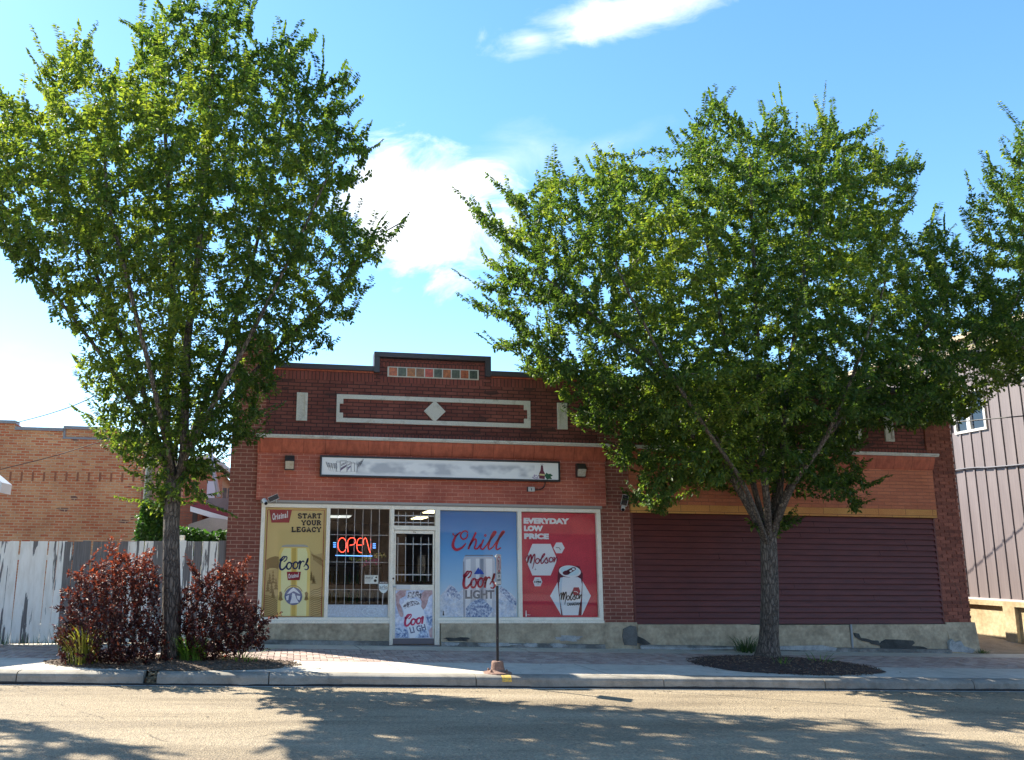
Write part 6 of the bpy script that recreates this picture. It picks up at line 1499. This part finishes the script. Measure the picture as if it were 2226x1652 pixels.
g_ = onZ((1622,1418),-.0); tuft('grass_tuft','dark green grass tuft left of the right elm trunk','grass tuft',g_[0],g_[1],130,.40,.46,M_gd,4)
g_ = onZ((1790,1440),-.0); tuft('grass_tuft','sparse thin grass blades in the mulch right of the elm trunk','grass tuft',g_[0]-.2,g_[1]-.2,22,.26,.5,M_gr,5)
g_ = onZ((1700,1452),-.0); tuft('grass_tuft','single small green sprig at the front of the right elm trunk','grass tuft',g_[0],g_[1],14,.24,.22,M_gr,6)
g_ = onZ((2145,1422),-.1); tuft('grass_tuft','small green tuft at the right corner of the shop plinth','grass tuft',g_[0],g_[1]+.1,50,.12,.25,M_gd,7)
g_ = onZ((520,1440),.15); tuft('grass_tuft','thin grass under the right purple shrub','grass tuft',g_[0],g_[1],50,.25,.6,M_gr,8)
# vine hedge behind the fence and vines at the pole
M_vine = leaf_mat('vine_leaf',(.02,.055,.012),(.045,.11,.022),(.11,.20,.03),(1.9,2.1,1.),.4,.45)
def leafy(name,label,cat,boxes,n,seed):
    rng = np.random.default_rng(seed); P = []
    for (x0,x1,y0,y1,z0,z1,w) in boxes:
        k = int(n*w); q = rng.uniform(0,1,(k,3)); q[:,1] = q[:,1]**2; p = np.array([x0,y0,z0])+q*np.array([x1-x0,y1-y0,z1-z0]); p[:,2] += .05*np.sin(p[:,0]*5)+rng.normal(0,.03,k); P.append(p)
    P = np.concatenate(P); k = len(P); root = thing(name,label,cat,(float(P[:,0].mean()),float(P[:,1].mean()),.1))
    D_ = rng.normal(0,1,(k,3))+np.array([0,-.6,-.6]); U_ = rng.normal(0,.5,(k,3))+np.array([0,-.6,.8])
    leaf_mesh('foliage',P,D_,U_,rng.uniform(.06,.11,k),np.clip(rng.normal(.4,.2,k),0,1),M_vine,root,wr=.8)
    mb = MB()
    for (x0,x1,y0,y1,z0,z1,w) in boxes:
        for q in range(5): xx = x0+(x1-x0)*(q+.5)/5; mb.tube([(xx,(y0+y1)/2+.1,.0),(xx+.05,(y0+y1)/2+.1,z1-.1)],.012,5)
    mb.build('stem', M_stem, root)
hx0,hz = ob(1025,765,.8); hx1,_z = ob(1290,765,.8)
leafy('vine_hedge','green vine hedge topping the fence beside the shop corner','hedge',[(hx0-.05,min(hx1,-1.3),.55,1.1,1.5,hz-.03,1.)],2600,51)
va,vz = ob(800,690,3.7); vb,_z = ob(935,690,3.7)
leafy('climbing_vine','climbing green vine at the foot of the utility pole','vine',[(va,vb+.3,3.3,3.7,1.2,vz,.8),(va+.1,vb+.2,3.3,3.6,vz,vz+.25,.2)],3200,53)
# fallen leaves and grit on pavement and road
rl = random.Random(99); mb = MB()
for k in range(520):
    x = rl.uniform(-6,13); y = rl.choice((rl.uniform(-9,-4.2),rl.uniform(-4.6,-4.2),rl.uniform(-3.8,-.3))); z = gz(x,(-.16 if y < -4.15 else 0)+.006); a = rl.uniform(0,6.28); L = rl.uniform(.008,.03); w = L*rl.uniform(.3,.7)
    ca, sa = math.cos(a), math.sin(a); mb.cur = rl.choice((0,0,1,2))
    mb.poly([(x-ca*L,y-sa*L,z),(x+sa*w,y-ca*w,z+rl.uniform(0,.006)),(x+ca*L,y+sa*L,z+rl.uniform(0,.008)),(x-sa*w,y+ca*w,z)])
tag(mb.build('leaf_litter',[plain('litter_brown',(.08,.055,.03),.8),plain('litter_tan',(.32,.26,.16),.8),plain('litter_dark',(.03,.028,.025),.8)]), kind='stuff')
print('ok')
